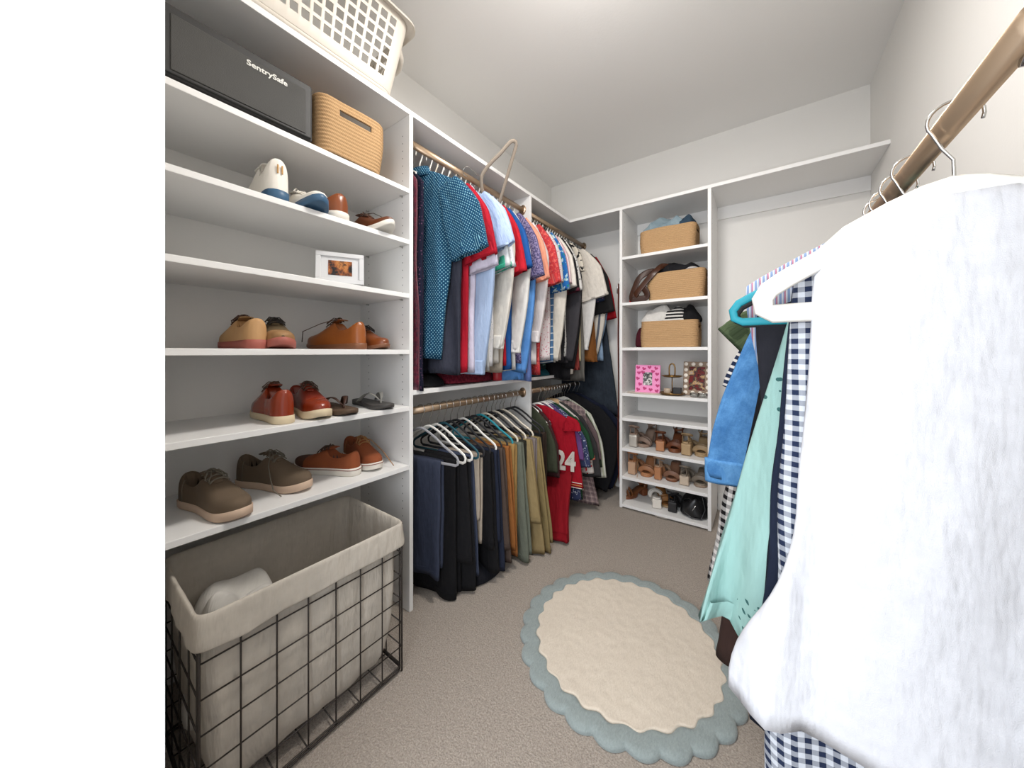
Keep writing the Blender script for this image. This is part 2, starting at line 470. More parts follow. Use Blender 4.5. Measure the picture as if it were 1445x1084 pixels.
zrows = [.012, .09, .17, .25, .33, .41, .488]
ycols = [hy0 + (hy1 - hy0)*i/7 for i in range(8)]; xcols = [hx0 + (hx1 - hx0)*i/4 for i in range(5)]
for nm, x in (('front_grid', hx1), ('back_grid', hx0)):
    wires(nm, [[(x, hy0, z), (x, hy1, z)] for z in zrows[1:-1]] + [[(x, y, .012), (x, y, zt)] for y in ycols[1:-1]])
for y in (hy0, hy1):
    wires('side_grid', [[(hx0, y, z), (hx1, y, z)] for z in zrows[1:-1]] + [[(x, y, .012), (x, y, zt)] for x in xcols[1:-1]])
fr = MB()
for z in (.012, .022, .488, zt):
    fr.sweep(rrect(hx0, hx1, hy0, hy1, .02, z, 5, 3), .0032, 6, closed=True, up=(0, 0, 1))
for x in (hx0, hx1):
    for y in (hy0, hy1):
        for d in (0, .012):
            fr.sweep([(x - d*(1 if x > -1.2 else -1), y, .004), (x - d*(1 if x > -1.2 else -1), y, zt)], .003, 6)
L(fr.build('frame', M_bwire, hp), hp)
wires('base_grid', [[(hx0, y, .016), (hx1, y, .016)] for y in ycols[1:-1]] + [[(x, hy0, .016), (x, hy1, .016)] for x in xcols[1:-1]], .002)
M_liner = fabric('cfc6b9', None)
def liner():
    rings = []
    base = None
    def ring(inset, z, wob, seed):
        r = rrect(hx0 + inset, hx1 - inset, hy0 + inset, hy1 - inset, .03, z, 6, 22)
        out = []
        for i, p in enumerate(r):
            a = 2*PI*i/len(r)
            w = wob*(nz(p[0]*13, p[1]*13, seed + z*5) + .8*nz(p[0]*32, p[1]*32, seed + z*9))
            cx, cy = (hx0 + hx1)/2, (hy0 + hy1)/2
            d = Vector((p[0] - cx, p[1] - cy)); d.normalize()
            out.append((p[0] + d.x*w, p[1] + d.y*w, p[2] + ((.012 if z < .45 else .022*(z < .47))*nz(p[0]*9, p[1]*9, seed) if wob else 0)))
        return out
    # inside bag, bottom up
    rings.append([((hx0 + hx1)/2 + .05*math.cos(0), (hy0 + hy1)/2, .035)]*len(ring(0, 0, 0, 0)))
    for k, z in ((.12, .03), (.05, .036), (.034, .07), (.022, .14), (.016, .22), (.013, .30), (.011, .38), (.009, .44), (.006, .49)):
        rings.append(ring(k, z, .010 if z < .45 else .003, 1.0))
    rings.append(ring(.0, .512, 0, 0)); rings.append(ring(-.005, .517, 0, 0)); rings.append(ring(-.009, .512, 0, 0))
    for k, z in ((-.010, .495), (-.011, .475), (-.012, .452), (-.012, .436)):
        rings.append(ring(k, z + (.014*(.452 - z)/.04 if False else 0), .003 + .004*(z < .46), 7.0))
    o = MB().loft(rings).build('liner', M_liner, hp, mods=[('solid', .0025, 0), ('sub', 1)])
    L(o, hp)
liner()
def cloth_lump(name, label, cat, loc, sx, sy, h, m, seed, group=None, parent=None, rz=0.0, fr=10.0, n=30, power=.6, amp=.45):
    """a soft heap of cloth resting on its flat underside"""
    rings = []
    for i in range(11):
        t = i/10
        rr_ = math.cos(t*PI/2)**power if t < 1 else 0.002; zz = math.sin(t*PI/2)
        ring = []
        for j in range(n):
            a = 2*PI*j/n
            ca, sa = math.cos(a), math.sin(a)
            x = sx*rr_*math.copysign(abs(ca)**.7, ca); y = sy*rr_*math.copysign(abs(sa)**.7, sa)
            w = 1 + amp*.35*nz(x*fr + seed, y*fr, zz*2 + seed)
            z = h*zz*(1 + amp*nz(x*fr*1.1, y*fr*1.1 + seed, seed)) + amp*.18*h*math.sin(x*fr*7 + 3*nz(x*8, y*8, seed))*(t > .25)
            ring.append((x*w, y*w, max(z, 0)))
        rings.append(ring)
    o = MB().loft(rings, True, True, True).build(name, m, parent, mods=[('sub', 1)])
    o.location = loc; o.rotation_euler = (0, 0, rz)
    if label: tag(o, label, cat, group)
    return o
cloth_lump('crumpled_shirt', 'crumpled white laundry lying inside the cloth lined hamper', 'laundry', (-1.25, .34, .10), .10, .13, .31, fabric('e3dfd8'), 3.3)

# ------------------------------------------------------------------ laundry basket on the top shelf
lb = thing('laundry_basket', 'cream plastic laundry basket with square holes standing on the top shelf', 'basket', (-1.385, .53, ZT1))
def plastic_basket():
    x0, x1, y0, y1 = -.175, .185, -.30, .30
    zs = [0.012, .052]
    for i in range(6): zs += [zs[-1] + .0265, zs[-1] + .0265 + .0125]
    zs += [.294, .302]
    def ring(z):
        t = z/.30; e = .048*t
        return rrect(x0 - e*.2, x1 + e*.9, y0 - e, y1 + e, .05 + .02*t, z, 4, 1) , e
    nlong, nshort = 31, 17
    rings = []
    for z in zs:
        t = z/.30; e = .05*t
        X0, X1, Y0, Y1, rr_ = x0 - e*.3, x1 + e, y0 - e, y1 + e, .05
        pts = []
        cs = [(X1 - rr_, Y1 - rr_, 0), (X0 + rr_, Y1 - rr_, 90), (X0 + rr_, Y0 + rr_, 180), (X1 - rr_, Y0 + rr_, 270)]
        for i, (cx, cy, a) in enumerate(cs):
            for j in range(5):
                q = R(a + 90*j/4); pts.append((cx + rr_*math.cos(q), cy + rr_*math.sin(q), z))
            nxt = cs[(i + 1) % 4]; q = R(a + 90); ee = (cx + rr_*math.cos(q), cy + rr_*math.sin(q)); q2 = R(nxt[2]); f = (nxt[0] + rr_*math.cos(q2), nxt[1] + rr_*math.sin(q2))
            m = nshort if i in (0, 2) else nlong
            ws = [.7 if j % 2 == 0 else 1.5 for j in range(m)]; tot = sum(ws); ac = 0
            for j in range(1, m):
                ac += ws[j - 1]; pts.append((ee[0] + (f[0] - ee[0])*ac/tot, ee[1] + (f[1] - ee[1])*ac/tot, z))
        rings.append(pts)
    n = len(rings[0])
    sides = []; c = 0
    for i in range(4):
        m = nshort if i in (0, 2) else nlong
        sides.append((c + 4, m)); c += 5 + m - 1
    def is_hole(i, j):
        if not (1 <= i <= 11) or i % 2 == 0: return False
        for a, m in sides:
            k = j - a
            if 1 <= k < m - 1 and k % 2 == 1: return True
        return False
    mb = MB(); b = [p for r in rings for p in r]; fs = []
    for i in range(len(rings) - 1):
        for j in range(n):
            if is_hole(i, j): continue
            k = (j + 1) % n; fs.append((i*n + j, i*n + k, (i + 1)*n + k, (i + 1)*n + j))
    mb.add(b, fs)
    mb.build('tub', M_plastic, lb, mods=[('solid', .004, 0), ('bevel', .0015, 2)])
    r0 = rings[0]; bot = [(p[0]*.96, p[1]*.96, 0.002) for p in r0]
    MB().loft([r0, bot, [(p[0]*.02, p[1]*.02, 0.004) for p in r0]], True, False, True).build('base', M_plastic, lb, mods=[('solid', .003, 0)])
    rp = rings[-1]
    MB().loft([[(p[0], p[1], .298) for p in rp], [(p[0]*1.0 + .02*math.copysign(1, p[0])*(abs(p[0]) > .1), p[1]*1.07, .306) for p in rp],
               [(p[0] + .024*math.copysign(1, p[0])*(abs(p[0]) > .1), p[1]*1.08, .285) for p in rp]]).build('rim', M_plastic, lb, mods=[('solid', .004, 0), ('sub', 1)])
    for sy in (-1, 1):
        hd = []
        for i in range(15):
            a = PI*i/14
            hd.append((.10*math.cos(a) + .02, sy*(y1 + .05 + .075*math.sin(a)), .29 - .02*math.sin(a)))
        MB().sweep(hd, (.012, .02), 10, up=(0, 0, 1)).build('handle', M_plastic, lb)
plastic_basket()

# ------------------------------------------------------------------ black safe and rope baskets
sf = thing('safe', 'black fireproof safe with a raised door panel on the upper shoe shelf', 'safe', (-1.365, .345, 1.79))
sx, sy, sz = .165, .178, .185
MB().box(-sx, sx, -sy, sy, .004, sz).build('body', M_safe, sf, smooth=False, mods=[('bevel', .006, 3)])
d = MB().box(sx - .002, sx + .006, -sy + .004, sy - .006, .010, sz - .004).build('door', M_safe, sf, smooth=False, mods=[('bevel', .003, 2)])
MB().box(sx + .005, sx + .0085, -sy + .018, sy - .024, .018, sz - .026).build('door_panel', M_safep, d, smooth=False, mods=[('bevel', .002, 2)])
MB().sweep([(.10, -.11, sz - .002), (.10, -.10, sz + .016), (.10, -.04, sz + .024), (.10, .02, sz + .024), (.10, .08, sz + .016), (.10, .09, sz - .002)], .006, 10, up=(1, 0, 0)).build('carry_handle', M_safe, sf)
M_lt = paint('silver_lettering', 'd8d6d0', .4)
text_mesh('SentrySafe', .027, 'lettering', M_lt, sf, Matrix.Translation((sx + .0090, .048, sz - .043)) @ Matrix.Rotation(R(90), 4, 'Z') @ Matrix.Rotation(R(90), 4, 'X') @ Matrix.Diagonal((.92, .8, 1, 1)), .0008, .0006)

def rope_basket(label, loc, w, dpt, h, flare, rz, group, handle=True, cols=0):
    t = thing('rope_basket', label, 'basket', loc, rz, group)
    coils = 15; per = 4
    rings = []; zs = []
    for i in range(coils*per + 1):
        z = h*i/(coils*per); ph = (i % per)/per
        zs.append(z)
        bulge = .0026*abs(math.sin(PI*i/per + .001))
        k = flare*(z/h) + .004*math.sin(z/h*PI)
        ring = rrect(-w/2 - k - bulge, w/2 + k + bulge, -dpt/2 - k*.8 - bulge, dpt/2 + k*.8 + bulge, .045, 0, 5, 14)
        sag = [.010*(abs(p[0])/(w/2))**2*(z/h) + .004*nz(p[0]*9, p[1]*9, z*3) for p in ring]
        rings.append([(p[0] + .004*nz(p[1]*8, z*9, 2), p[1] + .004*nz(p[0]*8, z*9, 5), z + g*0 + .008*(z/h)*nz(p[0]*6, p[1]*6, loc[2])) for p, g in zip(ring, sag)])
    n = len(rings[0])
    zlo, zhi = h*.70, h*.83
    fs = []; b = [p for r in rings for p in r]
    for i in range(len(rings) - 1):
        for j in range(n):
            k = (j + 1) % n
            p = rings[0][j]; q = rings[0][k]; mx, my = (p[0] + q[0])/2, (p[1] + q[1])/2
            if handle and abs(my) < .056 and abs(mx) > w/2 - .02 and zlo < zs[i] < zhi: continue
            fs.append((i*n + j, i*n + k, (i + 1)*n + k, (i + 1)*n + j))
    mb = MB(); mb.add(b, fs)
    mb.build('body', M_rope, t, mods=[('solid', .007, -1)])
    MB().add([(p[0]*.97, p[1]*.97, .003) for p in rings[0]], [tuple(range(n))]).build('base', M_rope, t, mods=[('solid', .004, 1)])
    return t
rope_basket('tan rope basket beside the black safe, with an oval handle slot facing out', (-1.375, .665, 1.79), .35, .235, .185, .014, 0, 'tan rope baskets')
bcx = -.515
rope_basket('tan rope basket holding pale blue jeans on the top cubby shelf', (bcx, 2.545, 1.77), .33, .21, .165, .010, 0, 'tan rope baskets')
rope_basket('tan rope basket with brown belts spilling over its left side', (bcx + .05, 2.545, 1.447), .33, .21, .185, .012, 0, 'tan rope baskets')
rope_basket('tan rope basket holding white and black striped clothes', (bcx + .008, 2.545, 1.132), .35, .21, .178, .0, 0, 'tan rope baskets')
F_ldenim = fabric('9fb0b8', 'denim', '7d929c')
cloth_lump('folded_jeans', 'pale blue denim jeans heaped in the top rope basket', 'jeans', (bcx - .01, 2.55, 1.915), .165, .09, .10, F_ldenim, 1.7, fr=15, amp=.5)
cloth_lump('folded_jeans', 'darker denim piece under the pale jeans, at the right of the top basket', 'jeans', (bcx + .10, 2.545, 1.91), .075, .085, .085, fabric('44596b', 'denim', '2e4152'), 4.2, fr=14)
cloth_lump('dark_scarf', 'black scarf bunched in the rope basket with the belts', 'scarf', (bcx + .06, 2.55, 1.61), .16, .09, .085, fabric('1d1d21', None), 6.1, fr=12)
cloth_lump('striped_scarf', 'grey and white scarf hanging over the right rim of the belt basket', 'scarf', (bcx + .155, 2.52, 1.60), .06, .085, .06, fabric('8f8a8a', 'hstripe', 'd8d5d2', s=.02), 8.4, fr=16)
M_belt = leather('brown_belt_leather', '2a170f', '442414', .45)
def strap(name, label, cat, pts, wd, m, th=.003, group=None, up=(0, 0, 1)):
    P = [Vector(p) for p in pts]
    out = []
    for i in range(len(P) - 1):
        p0 = P[max(i - 1, 0)]; p1 = P[i]; p2 = P[i + 1]; p3 = P[min(i + 2, len(P) - 1)]
        for k in range(6):
            t = k/6
            out.append(.5*((2*p1) + (p2 - p0)*t + (2*p0 - 5*p1 + 4*p2 - p3)*t*t + (3*p1 - p0 - 3*p2 + p3)*t**3))
    out.append(P[-1])
    o = MB().sweep(out, (wd/2, th/2), 8, up=up).build(name, m)
    if label: tag(o, label, cat, group)
    return o
zb = 1.447
strap('leather_belt', 'dark brown leather belt looping down the left front of the belt basket', 'belt',
      [(-.56, 2.50, zb + .20), (-.62, 2.455, zb + .205), (-.68, 2.43, zb + .17), (-.715, 2.425, zb + .10), (-.735, 2.425, zb + .03), (-.70, 2.425, zb + .022), (-.645, 2.425, zb + .024), (-.632, 2.422, zb + .055), (-.66, 2.42, zb + .10)], .042, M_belt, .005, 'brown belts', (.2, 1, .1))
strap('leather_belt', 'glossy brown leather belt crossing diagonally over the belt basket', 'belt',
      [(-.50, 2.53, zb + .225), (-.545, 2.47, zb + .235), (-.585, 2.425, zb + .19), (-.64, 2.418, zb + .13), (-.70, 2.418, zb + .06), (-.72, 2.43, zb + .03)], .04, leather('brown_belt_gloss', '351d12', '4c2a18', .35), .005, 'brown belts', (.2, 1, .1))
cloth_lump('red_pouch', 'small red pouch tucked behind the brown belts in the cubby', 'pouch', (-.735, 2.48, zb), .03, .03, .12, fabric('c9141f'), 2.2)
cloth_lump('black_bag', 'small black bag at the left foot of the belt basket', 'bag', (-.745, 2.545, zb), .03, .05, .08, fabric('18171a'), 5.2)
cloth_lump('white_garments', 'bundle of white clothes rising from the lowest rope basket', 'clothes', (bcx - .07, 2.545, 1.29), .11, .09, .115, fabric('e4e1dc'), 9.0, fr=11)
cloth_lump('striped_garments', 'black and white striped clothes piled in the lowest rope basket', 'clothes', (bcx + .03, 2.53, 1.29), .10, .08, .09, fabric('1b1b1e', 'hstripe', 'ece9e4', s=.022, d=.45), 3.9, fr=10)
cloth_lump('fuzzy_black_garment', 'fuzzy black clothes drooping over the right of the lowest basket', 'clothes', (bcx + .11, 2.55, 1.29), .085, .085, .115, fabric('1a1a1c'), 12.0, fr=13)
cloth_lump('maroon_pouch', 'dark maroon pouch poking out left of the lowest rope basket', 'pouch', (-.725, 2.60, 1.132), .03, .05, .15, fabric('4a1420'), 7.7)
# ------------------------------------------------------------------ framed photos and trinkets
M_frame_w = paint('white_frame', 'd2d2d3', .45)
def photo_frame(label, loc, w, h, rz, lean, fm, bw, mat_w, pic, extra=None, dpt=.014):
    t = thing('photo_frame', label, 'photo frame', loc, rz)
    t.rotation_euler = (R(-lean), 0, rz)      # local: x right, z up, faces -y
    t.rotation_mode = 'XYZ'
    mb = MB().box(-w/2, w/2, -dpt, 0, 0, bw).box(-w/2, w/2, -dpt, 0, h - bw, h).box(-w/2, -w/2 + bw, -dpt, 0, bw, h - bw).box(w/2 - bw, w/2, -dpt, 0, bw, h - bw)
    mb.build('frame', fm, t, smooth=False, mods=[('bevel', .0015, 2)])
    if mat_w:
        MB().box(-w/2 + bw, w/2 - bw, -dpt*.6, -.001, bw, h - bw).build('mat_board', M_frame_w, t, smooth=False)
    mx, mz = mat_w if isinstance(mat_w, tuple) else (mat_w, mat_w)
    MB().box(-w/2 + bw + mx, w/2 - bw - mx, -dpt*.6 - .0012, -.002, bw + mz, h - bw - mz).build('picture', pic, t, smooth=False)
    st = MB().box(-.02, .02, -.001, .003, -h*.68, 0).build('easel_back', M_black, t, smooth=False)
    st.rotation_euler = (R(18), 0, 0); st.location = (0, .003, h*.7)
    return t
P1 = picture('amber_abstract_print', ['0c0807', '1d120d', '8a4a20', 'c07c40', '24140d'], 30.0, 2.0)
photo_frame('white photo frame with a small dark amber picture, on the shoe shelving', (-1.245, .638, 1.3485), .158, .115, R(61), 8, M_frame_w, .016, (.024, .014), P1)
P2 = picture('couple_photo', ['18181a', 'e8e4e0', '6b6b6e', '1d1d20', 'cfc6bc'], 34.0, 5.0)
def pink_frame():
    t = photo_frame('pink heart print photo frame on the cubby shelf beside a tiered gold tray', (-.648, 2.50, .8145), .165, .195, R(4), 7, paint('pink_frame', 'ef8fc4', .45), .052, 0, P2)
    mh = paint('magenta_heart', 'b5196a', .5)
    pts = []
    for i in range(24):
        a = 2*PI*i/24
        pts.append((16*math.sin(a)**3/16*.0135, (13*math.cos(a) - 5*math.cos(2*a) - 2*math.cos(3*a) - math.cos(4*a))/16*.0135))
    k = 0
    for x, z in [(-.065, .175), (-.025, .168), (.012, .178), (.055, .172), (-.058, .138), (.062, .132), (-.066, .098), (.06, .092), (-.05, .058), (.066, .052), (-.062, .02), (-.018, .03), (.022, .022), (.062, .016), (-.032, .142), (.034, .15)]:
        mb = MB(); rz = R(random.uniform(-25, 25))
        vs = [(x + p*math.cos(rz) - q*math.sin(rz), -.0148, z + p*math.sin(rz) + q*math.cos(rz)) for p, q in pts]
        vs2 = [(p[0], -.0138, p[2]) for p in vs]
        mb.loft([vs2, vs], True, False, True)
        mb.build('heart', mh, t, smooth=False)
pink_frame()
P3 = picture('sunset_group_photo', ['101014', '7a1f1c', '2a2a30', 'c8a070', '8c9aa8'], 30.0, 9.0)
def bead_frame():
    t = photo_frame('wooden photo frame studded with white discs at the right of the cubby shelf', (-.345, 2.53, .8145), .165, .222, R(-6), 6, paint('taupe_frame', '8f7a66', .6), .034, 0, P3)
    md = paint('shell_disc', 'ece3d6', .35)
    for i in range(4):
        for z in (.017, .205):
            disc(t, -.066 + .044*i, z, md)
    for i in range(1, 5):
        for x in (-.066, .066):
            disc(t, x, .017 + .0376*i, md)
def disc(t, x, z, m):
    MB().loft([[(x + r*math.cos(2*PI*j/14), y, z + r*math.sin(2*PI*j/14)) for j in range(14)] for r, y in ((.0125, -.0138), (.0125, -.0155), (.0095, -.0172))], True, True, True).build('disc', m, t)
bead_frame()
def lathe(prof, n=24, mi=0):
    return MB().loft([[(max(r, 1e-4)*math.cos(2*PI*j/n), max(r, 1e-4)*math.sin(2*PI*j/n), z) for j in range(n)] for r, z in prof], True, True, True)
ty = thing('tiered_tray', 'two tier antique gold jewellery tray between the pink and disc frames', 'tray', (-.487, 2.49, .812))
lathe([(.02, 0), (.066, .004), (.078, .016), (.080, .017), (.076, .012), (.062, .009), (.003, .009)]).build('lower_tray', M_gold, ty)
lathe([(.004, .118), (.05, .120), (.064, .130), (.066, .131), (.062, .126), (.04, .124), (.003, .124)]).build('upper_tray', M_gold, ty)
MB().sweep([(0, 0, .008), (0, 0, .135)], .0035, 10).build('post', M_gold, ty)
MB().sweep([(-.016, 0, .124), (-.018, 0, .15)] + [(-.018*math.cos(PI*i/12), 0, .18 + .03*math.sin(PI*i/12)) for i in range(13)] + [(.018, 0, .15), (.016, 0, .124)], .0045, 10).build('handle', M_gold, ty)
tag(MB().box(-.026, .026, -.018, .018, 0, .042).build('jewellery_box', M_black, smooth=False, mods=[('bevel', .004, 3)]), 'small black jewellery box on the lower gold tray', 'box').location = (-.452, 2.472, .8225)
o = lathe([(.018, 0), (.022, .004), (.022, .03), (.018, .034)]).build('candle_jar', paint('beige_candle', 'b9a68f', .5)); o.location = (-.512, 2.468, .8225)
tag(o, 'small beige candle jar on the lower gold tray beside the black box', 'candle')
o = lathe([(.10, 0), (.115, .003), (.118, .006), (.11, .006)]).build('oval_dish', paint('cream_dish', 'ddd2c2', .4)); o.scale = (1, .45, 1); o.location = (-.66, 2.455, .8125)
tag(o, 'low cream dish at the foot of the pink heart frame', 'dish')
gm = NT('clear_glass'); gm.b.inputs['Transmission Weight'].default_value = 1.0; gm.b.inputs['IOR'].default_value = 1.45
M_glass = gm.finish(lin('f4f6f4'), .05)
for k, (x, y) in enumerate(((-.345, 2.455), (-.30, 2.448))):
    o = lathe([(.022, 0), (.028, .004), (.030, .022), (.027, .026), (.024, .02), (.02, .006)]).build('glass_votive', M_glass); o.location = (x, y, .813)
    tag(o, ['clear glass votive in front of the disc frame, nearer the gold tray', 'clear glass votive in front of the disc frame, against the tower side'][k], 'votive', 'glass votives')
o = lathe([(.024, 0), (.028, .003), (.028, .01), (.02, .016)]).build('small_dish', M_white); o.location = (-1.33, .555, 1.3475)
tag(o, 'small white dish behind the white photo frame', 'dish')

# ------------------------------------------------------------------ shoes
OUT = [(0, .004), (.012, .016), (.05, .0265), (.12, .0315), (.25, .031), (.40, .032), (.55, .0385), (.70, .0445), (.80, .0435), (.89, .036), (.95, .026), (.985, .015), (1, .004)]
def interp(tab, s):
    for (a, b), (c, d_) in zip(tab, tab[1:]):
        if s <= c:
            t = (s - a)/(c - a); t = t*t*(3 - 2*t) if False else t
            return b + (d_ - b)*t
    return tab[-1][1]
SS = [0, .006, .015, .03, .05, .08, .11, .15, .2, .25, .3, .35, .39, .42, .46, .5, .55, .6, .65, .7, .75, .8, .84, .88, .92, .95, .975, .99, 1]
def sole_mb(Ln, th0, th1, wide=1.0, spring=.012, lift=0.0, bev=.002):
    def z0(s): return lift + spring*max(0, (s - .72)/.28)**2
    rings = []
    for k, e in ((.93, 0), (.99, .0025), (1.0, .5), (.995, .97), (.93, 1.0)):
        ring = []
        for sgn in (1, -1):
            for s in (SS if sgn == 1 else SS[::-1]):
                w = interp(OUT, s)*wide*(Ln/.29)
                th = th0 + (th1 - th0)*s
                z = z0(s) + (th*e if e not in (.0025,) else .0025)
                cx = .5*Ln; x = cx + (s*Ln - cx)*(1 - (1 - k)*.22)
                ring.append((x, sgn*w*k + .004*math.sin(PI*s)*wide, z))
        rings.append(ring)
    return MB().loft(rings, True, True, True), z0
def shoe(label, loc, rz, Ln, upper_m, sole_m, lace_m, inner_m, th=.022, th1=.016, wide=1.0, hh=1.0, heel=.07, laces=True, group=None, roll=0, pitch=0, foxing=None, loose=None, boat=False, spring=.012, cap_m=None):
    t = thing('shoe', label, 'shoe', loc, rz, group)
    t.rotation_euler = (R(roll), R(pitch), rz)
    sm, z0 = sole_mb(Ln, th, th1, wide, spring)
    so = sm.build('sole', sole_m, t)
    if foxing:
        ring = []
        for sgn in (1, -1):
            for s in (SS if sgn == 1 else SS[::-1]):
                ring.append((.5*Ln + (s - .5)*Ln*1.002, sgn*interp(OUT, s)*wide*(Ln/.29)*1.012 + .004*math.sin(PI*s)*wide, z0(s) + (th + (th1 - th)*s)*.78))
        MB().sweep(ring, .0014, 6, closed=True, up=(0, 0, 1)).build('foxing_stripe', foxing, so)
    HT = [(0, .85), (.03, .97), (.08, 1.0), (.18, .9), (.28, .84), (.36, .98), (.42, 1.12), (.5, 1.0), (.6, .80), (.7, .63), (.8, .52), (.88, .46), (.95, .36), (.985, .22), (1, .10)]
    NC = 22
    def surf(s, q):        # q -1..1 across
        w = interp(OUT, s)*wide*(Ln/.29)*.955
        h = interp(HT, s)*heel*hh
        a = q*PI/2
        y = w*math.copysign(abs(math.sin(a))**.75, a)*(1 - .22*max(0, (.6 - s))*(math.cos(a)**2))
        z = z0(s) + (th + (th1 - th)*s)*.9 + h*max(math.cos(a), 0)**(.62 if s > .3 else .42)
        x = .5*Ln + (s - .5)*Ln*.975 - (.012*(h/.07)*math.cos(a) if s < .05 else 0)*(-.4)
        return (x, y + .004*math.sin(PI*s)*wide, z)
    rings = []; flags = {}
    for i, s in enumerate(SS):
        o2 = 1 - ((s - .262)/.172)**2
        op = .60*math.sqrt(o2) if o2 > 0 else 0
        ring = []
        for j in range(NC + 1):
            q = -1 + 2*j/NC
            p = surf(s, q)
            if op > 0 and abs(q) < op:
                rim = surf(s, op*.98)
                k = min(1, (op - abs(q))/.10)
                zin = z0(s) + th + .012
                p = (p[0], p[1]*.93, rim[2]*(1 - k) + zin*k)
                flags[(i, j)] = 1
            ring.append(p)
        rings.append(ring)
    mb = MB().loft(rings, False, True, True, mif=lambda i, j: 1 if (flags.get((i, j)) and flags.get((i, j + 1)) and flags.get((i + 1, j))) else (2 if cap_m and SS[i] > .74 else 0))
    mb.build('upper', [upper_m, inner_m] + ([cap_m] if cap_m else []), t, mods=[('sub', 1)])
    # heel counter seam
    seam = [surf(.155, -1 + 2*j/20) for j in range(0, 6)]
    MB().sweep([(p[0], p[1]*1.02, p[2]) for p in seam], .0009, 5).build('seam', lace_m, t)
    if laces or boat:
        tg = []
        for i, s in enumerate((.60, .54, .48, .43, .39, .365)):
            zc = surf(min(s, 1), 0)[2]; lift = [.002, .003, .004, .005, .007, .010][i]
            hw = [.010, .014, .017, .019, .020, .016][i]
            tg.append([(s*Ln - (.012 if i == 5 else 0), y, zc + lift - 8*y*y) for y in (-hw, -hw/2, 0, hw/2, hw)])
        MB().loft(tg, False).build('tongue', upper_m, t, mods=[('solid', .004, 0), ('sub', 1)])
        lm = MB(); n = 4 if not boat else 2
        for i in range(n):
            s0 = .58 - .05*i
            for sg in (-1, 1):
                path = []
                for k in range(7):
                    q = -.36 + .72*k/6
                    s = s0 - .022*(k/6)
                    p = surf(s, q*sg)
                    path.append((p[0], p[1], p[2] + .005 + .003*math.sin(PI*k/6) + (.0018 if sg > 0 else 0)))
                lm.sweep(path, .0018, 6)
        top = surf(.42, 0)
        for sg in (-1, 1):
            lm.sweep([(top[0] + .012, 0, top[2] + .006), (top[0] + .020, sg*.014, top[2] + .008), (top[0] + .036, sg*.028, top[2] - .010), (top[0] + .046, sg*.024, top[2] - .016), (top[0] + .034, sg*.012, top[2] - .001), (top[0] + .014, sg*.003, top[2] + .006)], .0019, 6)
        if loose:
            lm.sweep([(top[0] + .012, 0, top[2] + .006)] + loose, .0017, 6)
        lm.build('laces', lace_m, t)
    return t

L_tan = leather('tan_leather', '8a4a1e', 'a55f2b', .3); L_cognac = leather('cognac_leather', '75391a', '8d4d27', .28); L_red = leather('oxblood_leather', '6e1f12', '8c3016', .28)
L_brown = leather('brown_leather', '53270f', '6f3a18', .4); L_dark = leather('dark_brown_leather', '2d1a12', '46291a', .5); L_suede = leather('grey_suede', '5b4c3d', '6f5e4b', .9); L_rust = leather('rust_suede', '7d3c1b', '96502a', .85)
L_wh = leather('white_knit', 'e6e0d5', 'f0ebe2', .7)
S_white = paint('white_rubber', 'e3ddd2', .55); S_blue = paint('blue_rubber', '2f5878', .45); S_cream = paint('cream_crepe', 'd9c7a6', .7, .3, 300); S_pink = paint('brick_rubber', 'a5584a', .6); S_brown = paint('brown_stacked', '7a4a2a', .5); S_grey = paint('grey_rubber', '4c4e52', .6)
I_dark = fabric('2a1f18'); I_tan = fabric('7c5a3c'); I_w = fabric('cfc8bd')
A_brown = paint('brown_lace', '4a3020', .8); A_white = paint('white_lace', 'ddd8ce', .8); A_dark = paint('dark_lace', '2b231d', .8); A_tan = paint('tan_lace', '9a6b3c', .8); A_grey = paint('grey_lace', '6e6659', .8)
GS = 'shoes on the left shelves'
OUTX = 0.0        # toe points out of the shelf (+x)
za, zb_, zc, zd = 1.5745, 1.1105, .8715, .6235
# 2nd shelf
t = shoe('white sneaker with two tan heel tabs and blue sole, heel facing out', (-1.215, .435, za), R(176), .30, L_wh, S_blue, A_white, I_w, .034, .022, 1.05, 1.45, .075, group=GS)
for y in (-.006, .006):
    MB().box(-.0015, .0015, y - .0022, y + .0022, .085, .112).build('heel_tab', paint('tan_tab', 'b98a4a', .6), t, smooth=False, mods=[('bevel', .001, 2)]).location = (.004, 0, 0)
shoe('white sneaker with blue sole, toe turned out, beside its upright mate', (-1.465, .528, za), R(2), .30, L_wh, S_blue, A_white, I_w, .03, .024, 1.0, .95, .062, group=GS, spring=.022)
shoe('glossy cognac leather shoe with white sole, heel out, beside white sneakers', (-1.205, .640, za), R(202), .29, L_cognac, S_white, A_brown, I_dark, .026, .02, 1.15, 1.05, .07, group=GS)
shoe('cognac brown shoe with white sole, toe out, next to the side panel', (-1.45, .752, za), R(10), .29, L_brown, S_white, A_brown, I_dark, .022, .02, 1.0, .92, .066, group=GS, spring=.026, loose=[(.14, .04, .11), (.16, .10, .10), (.15, .14, .085)])
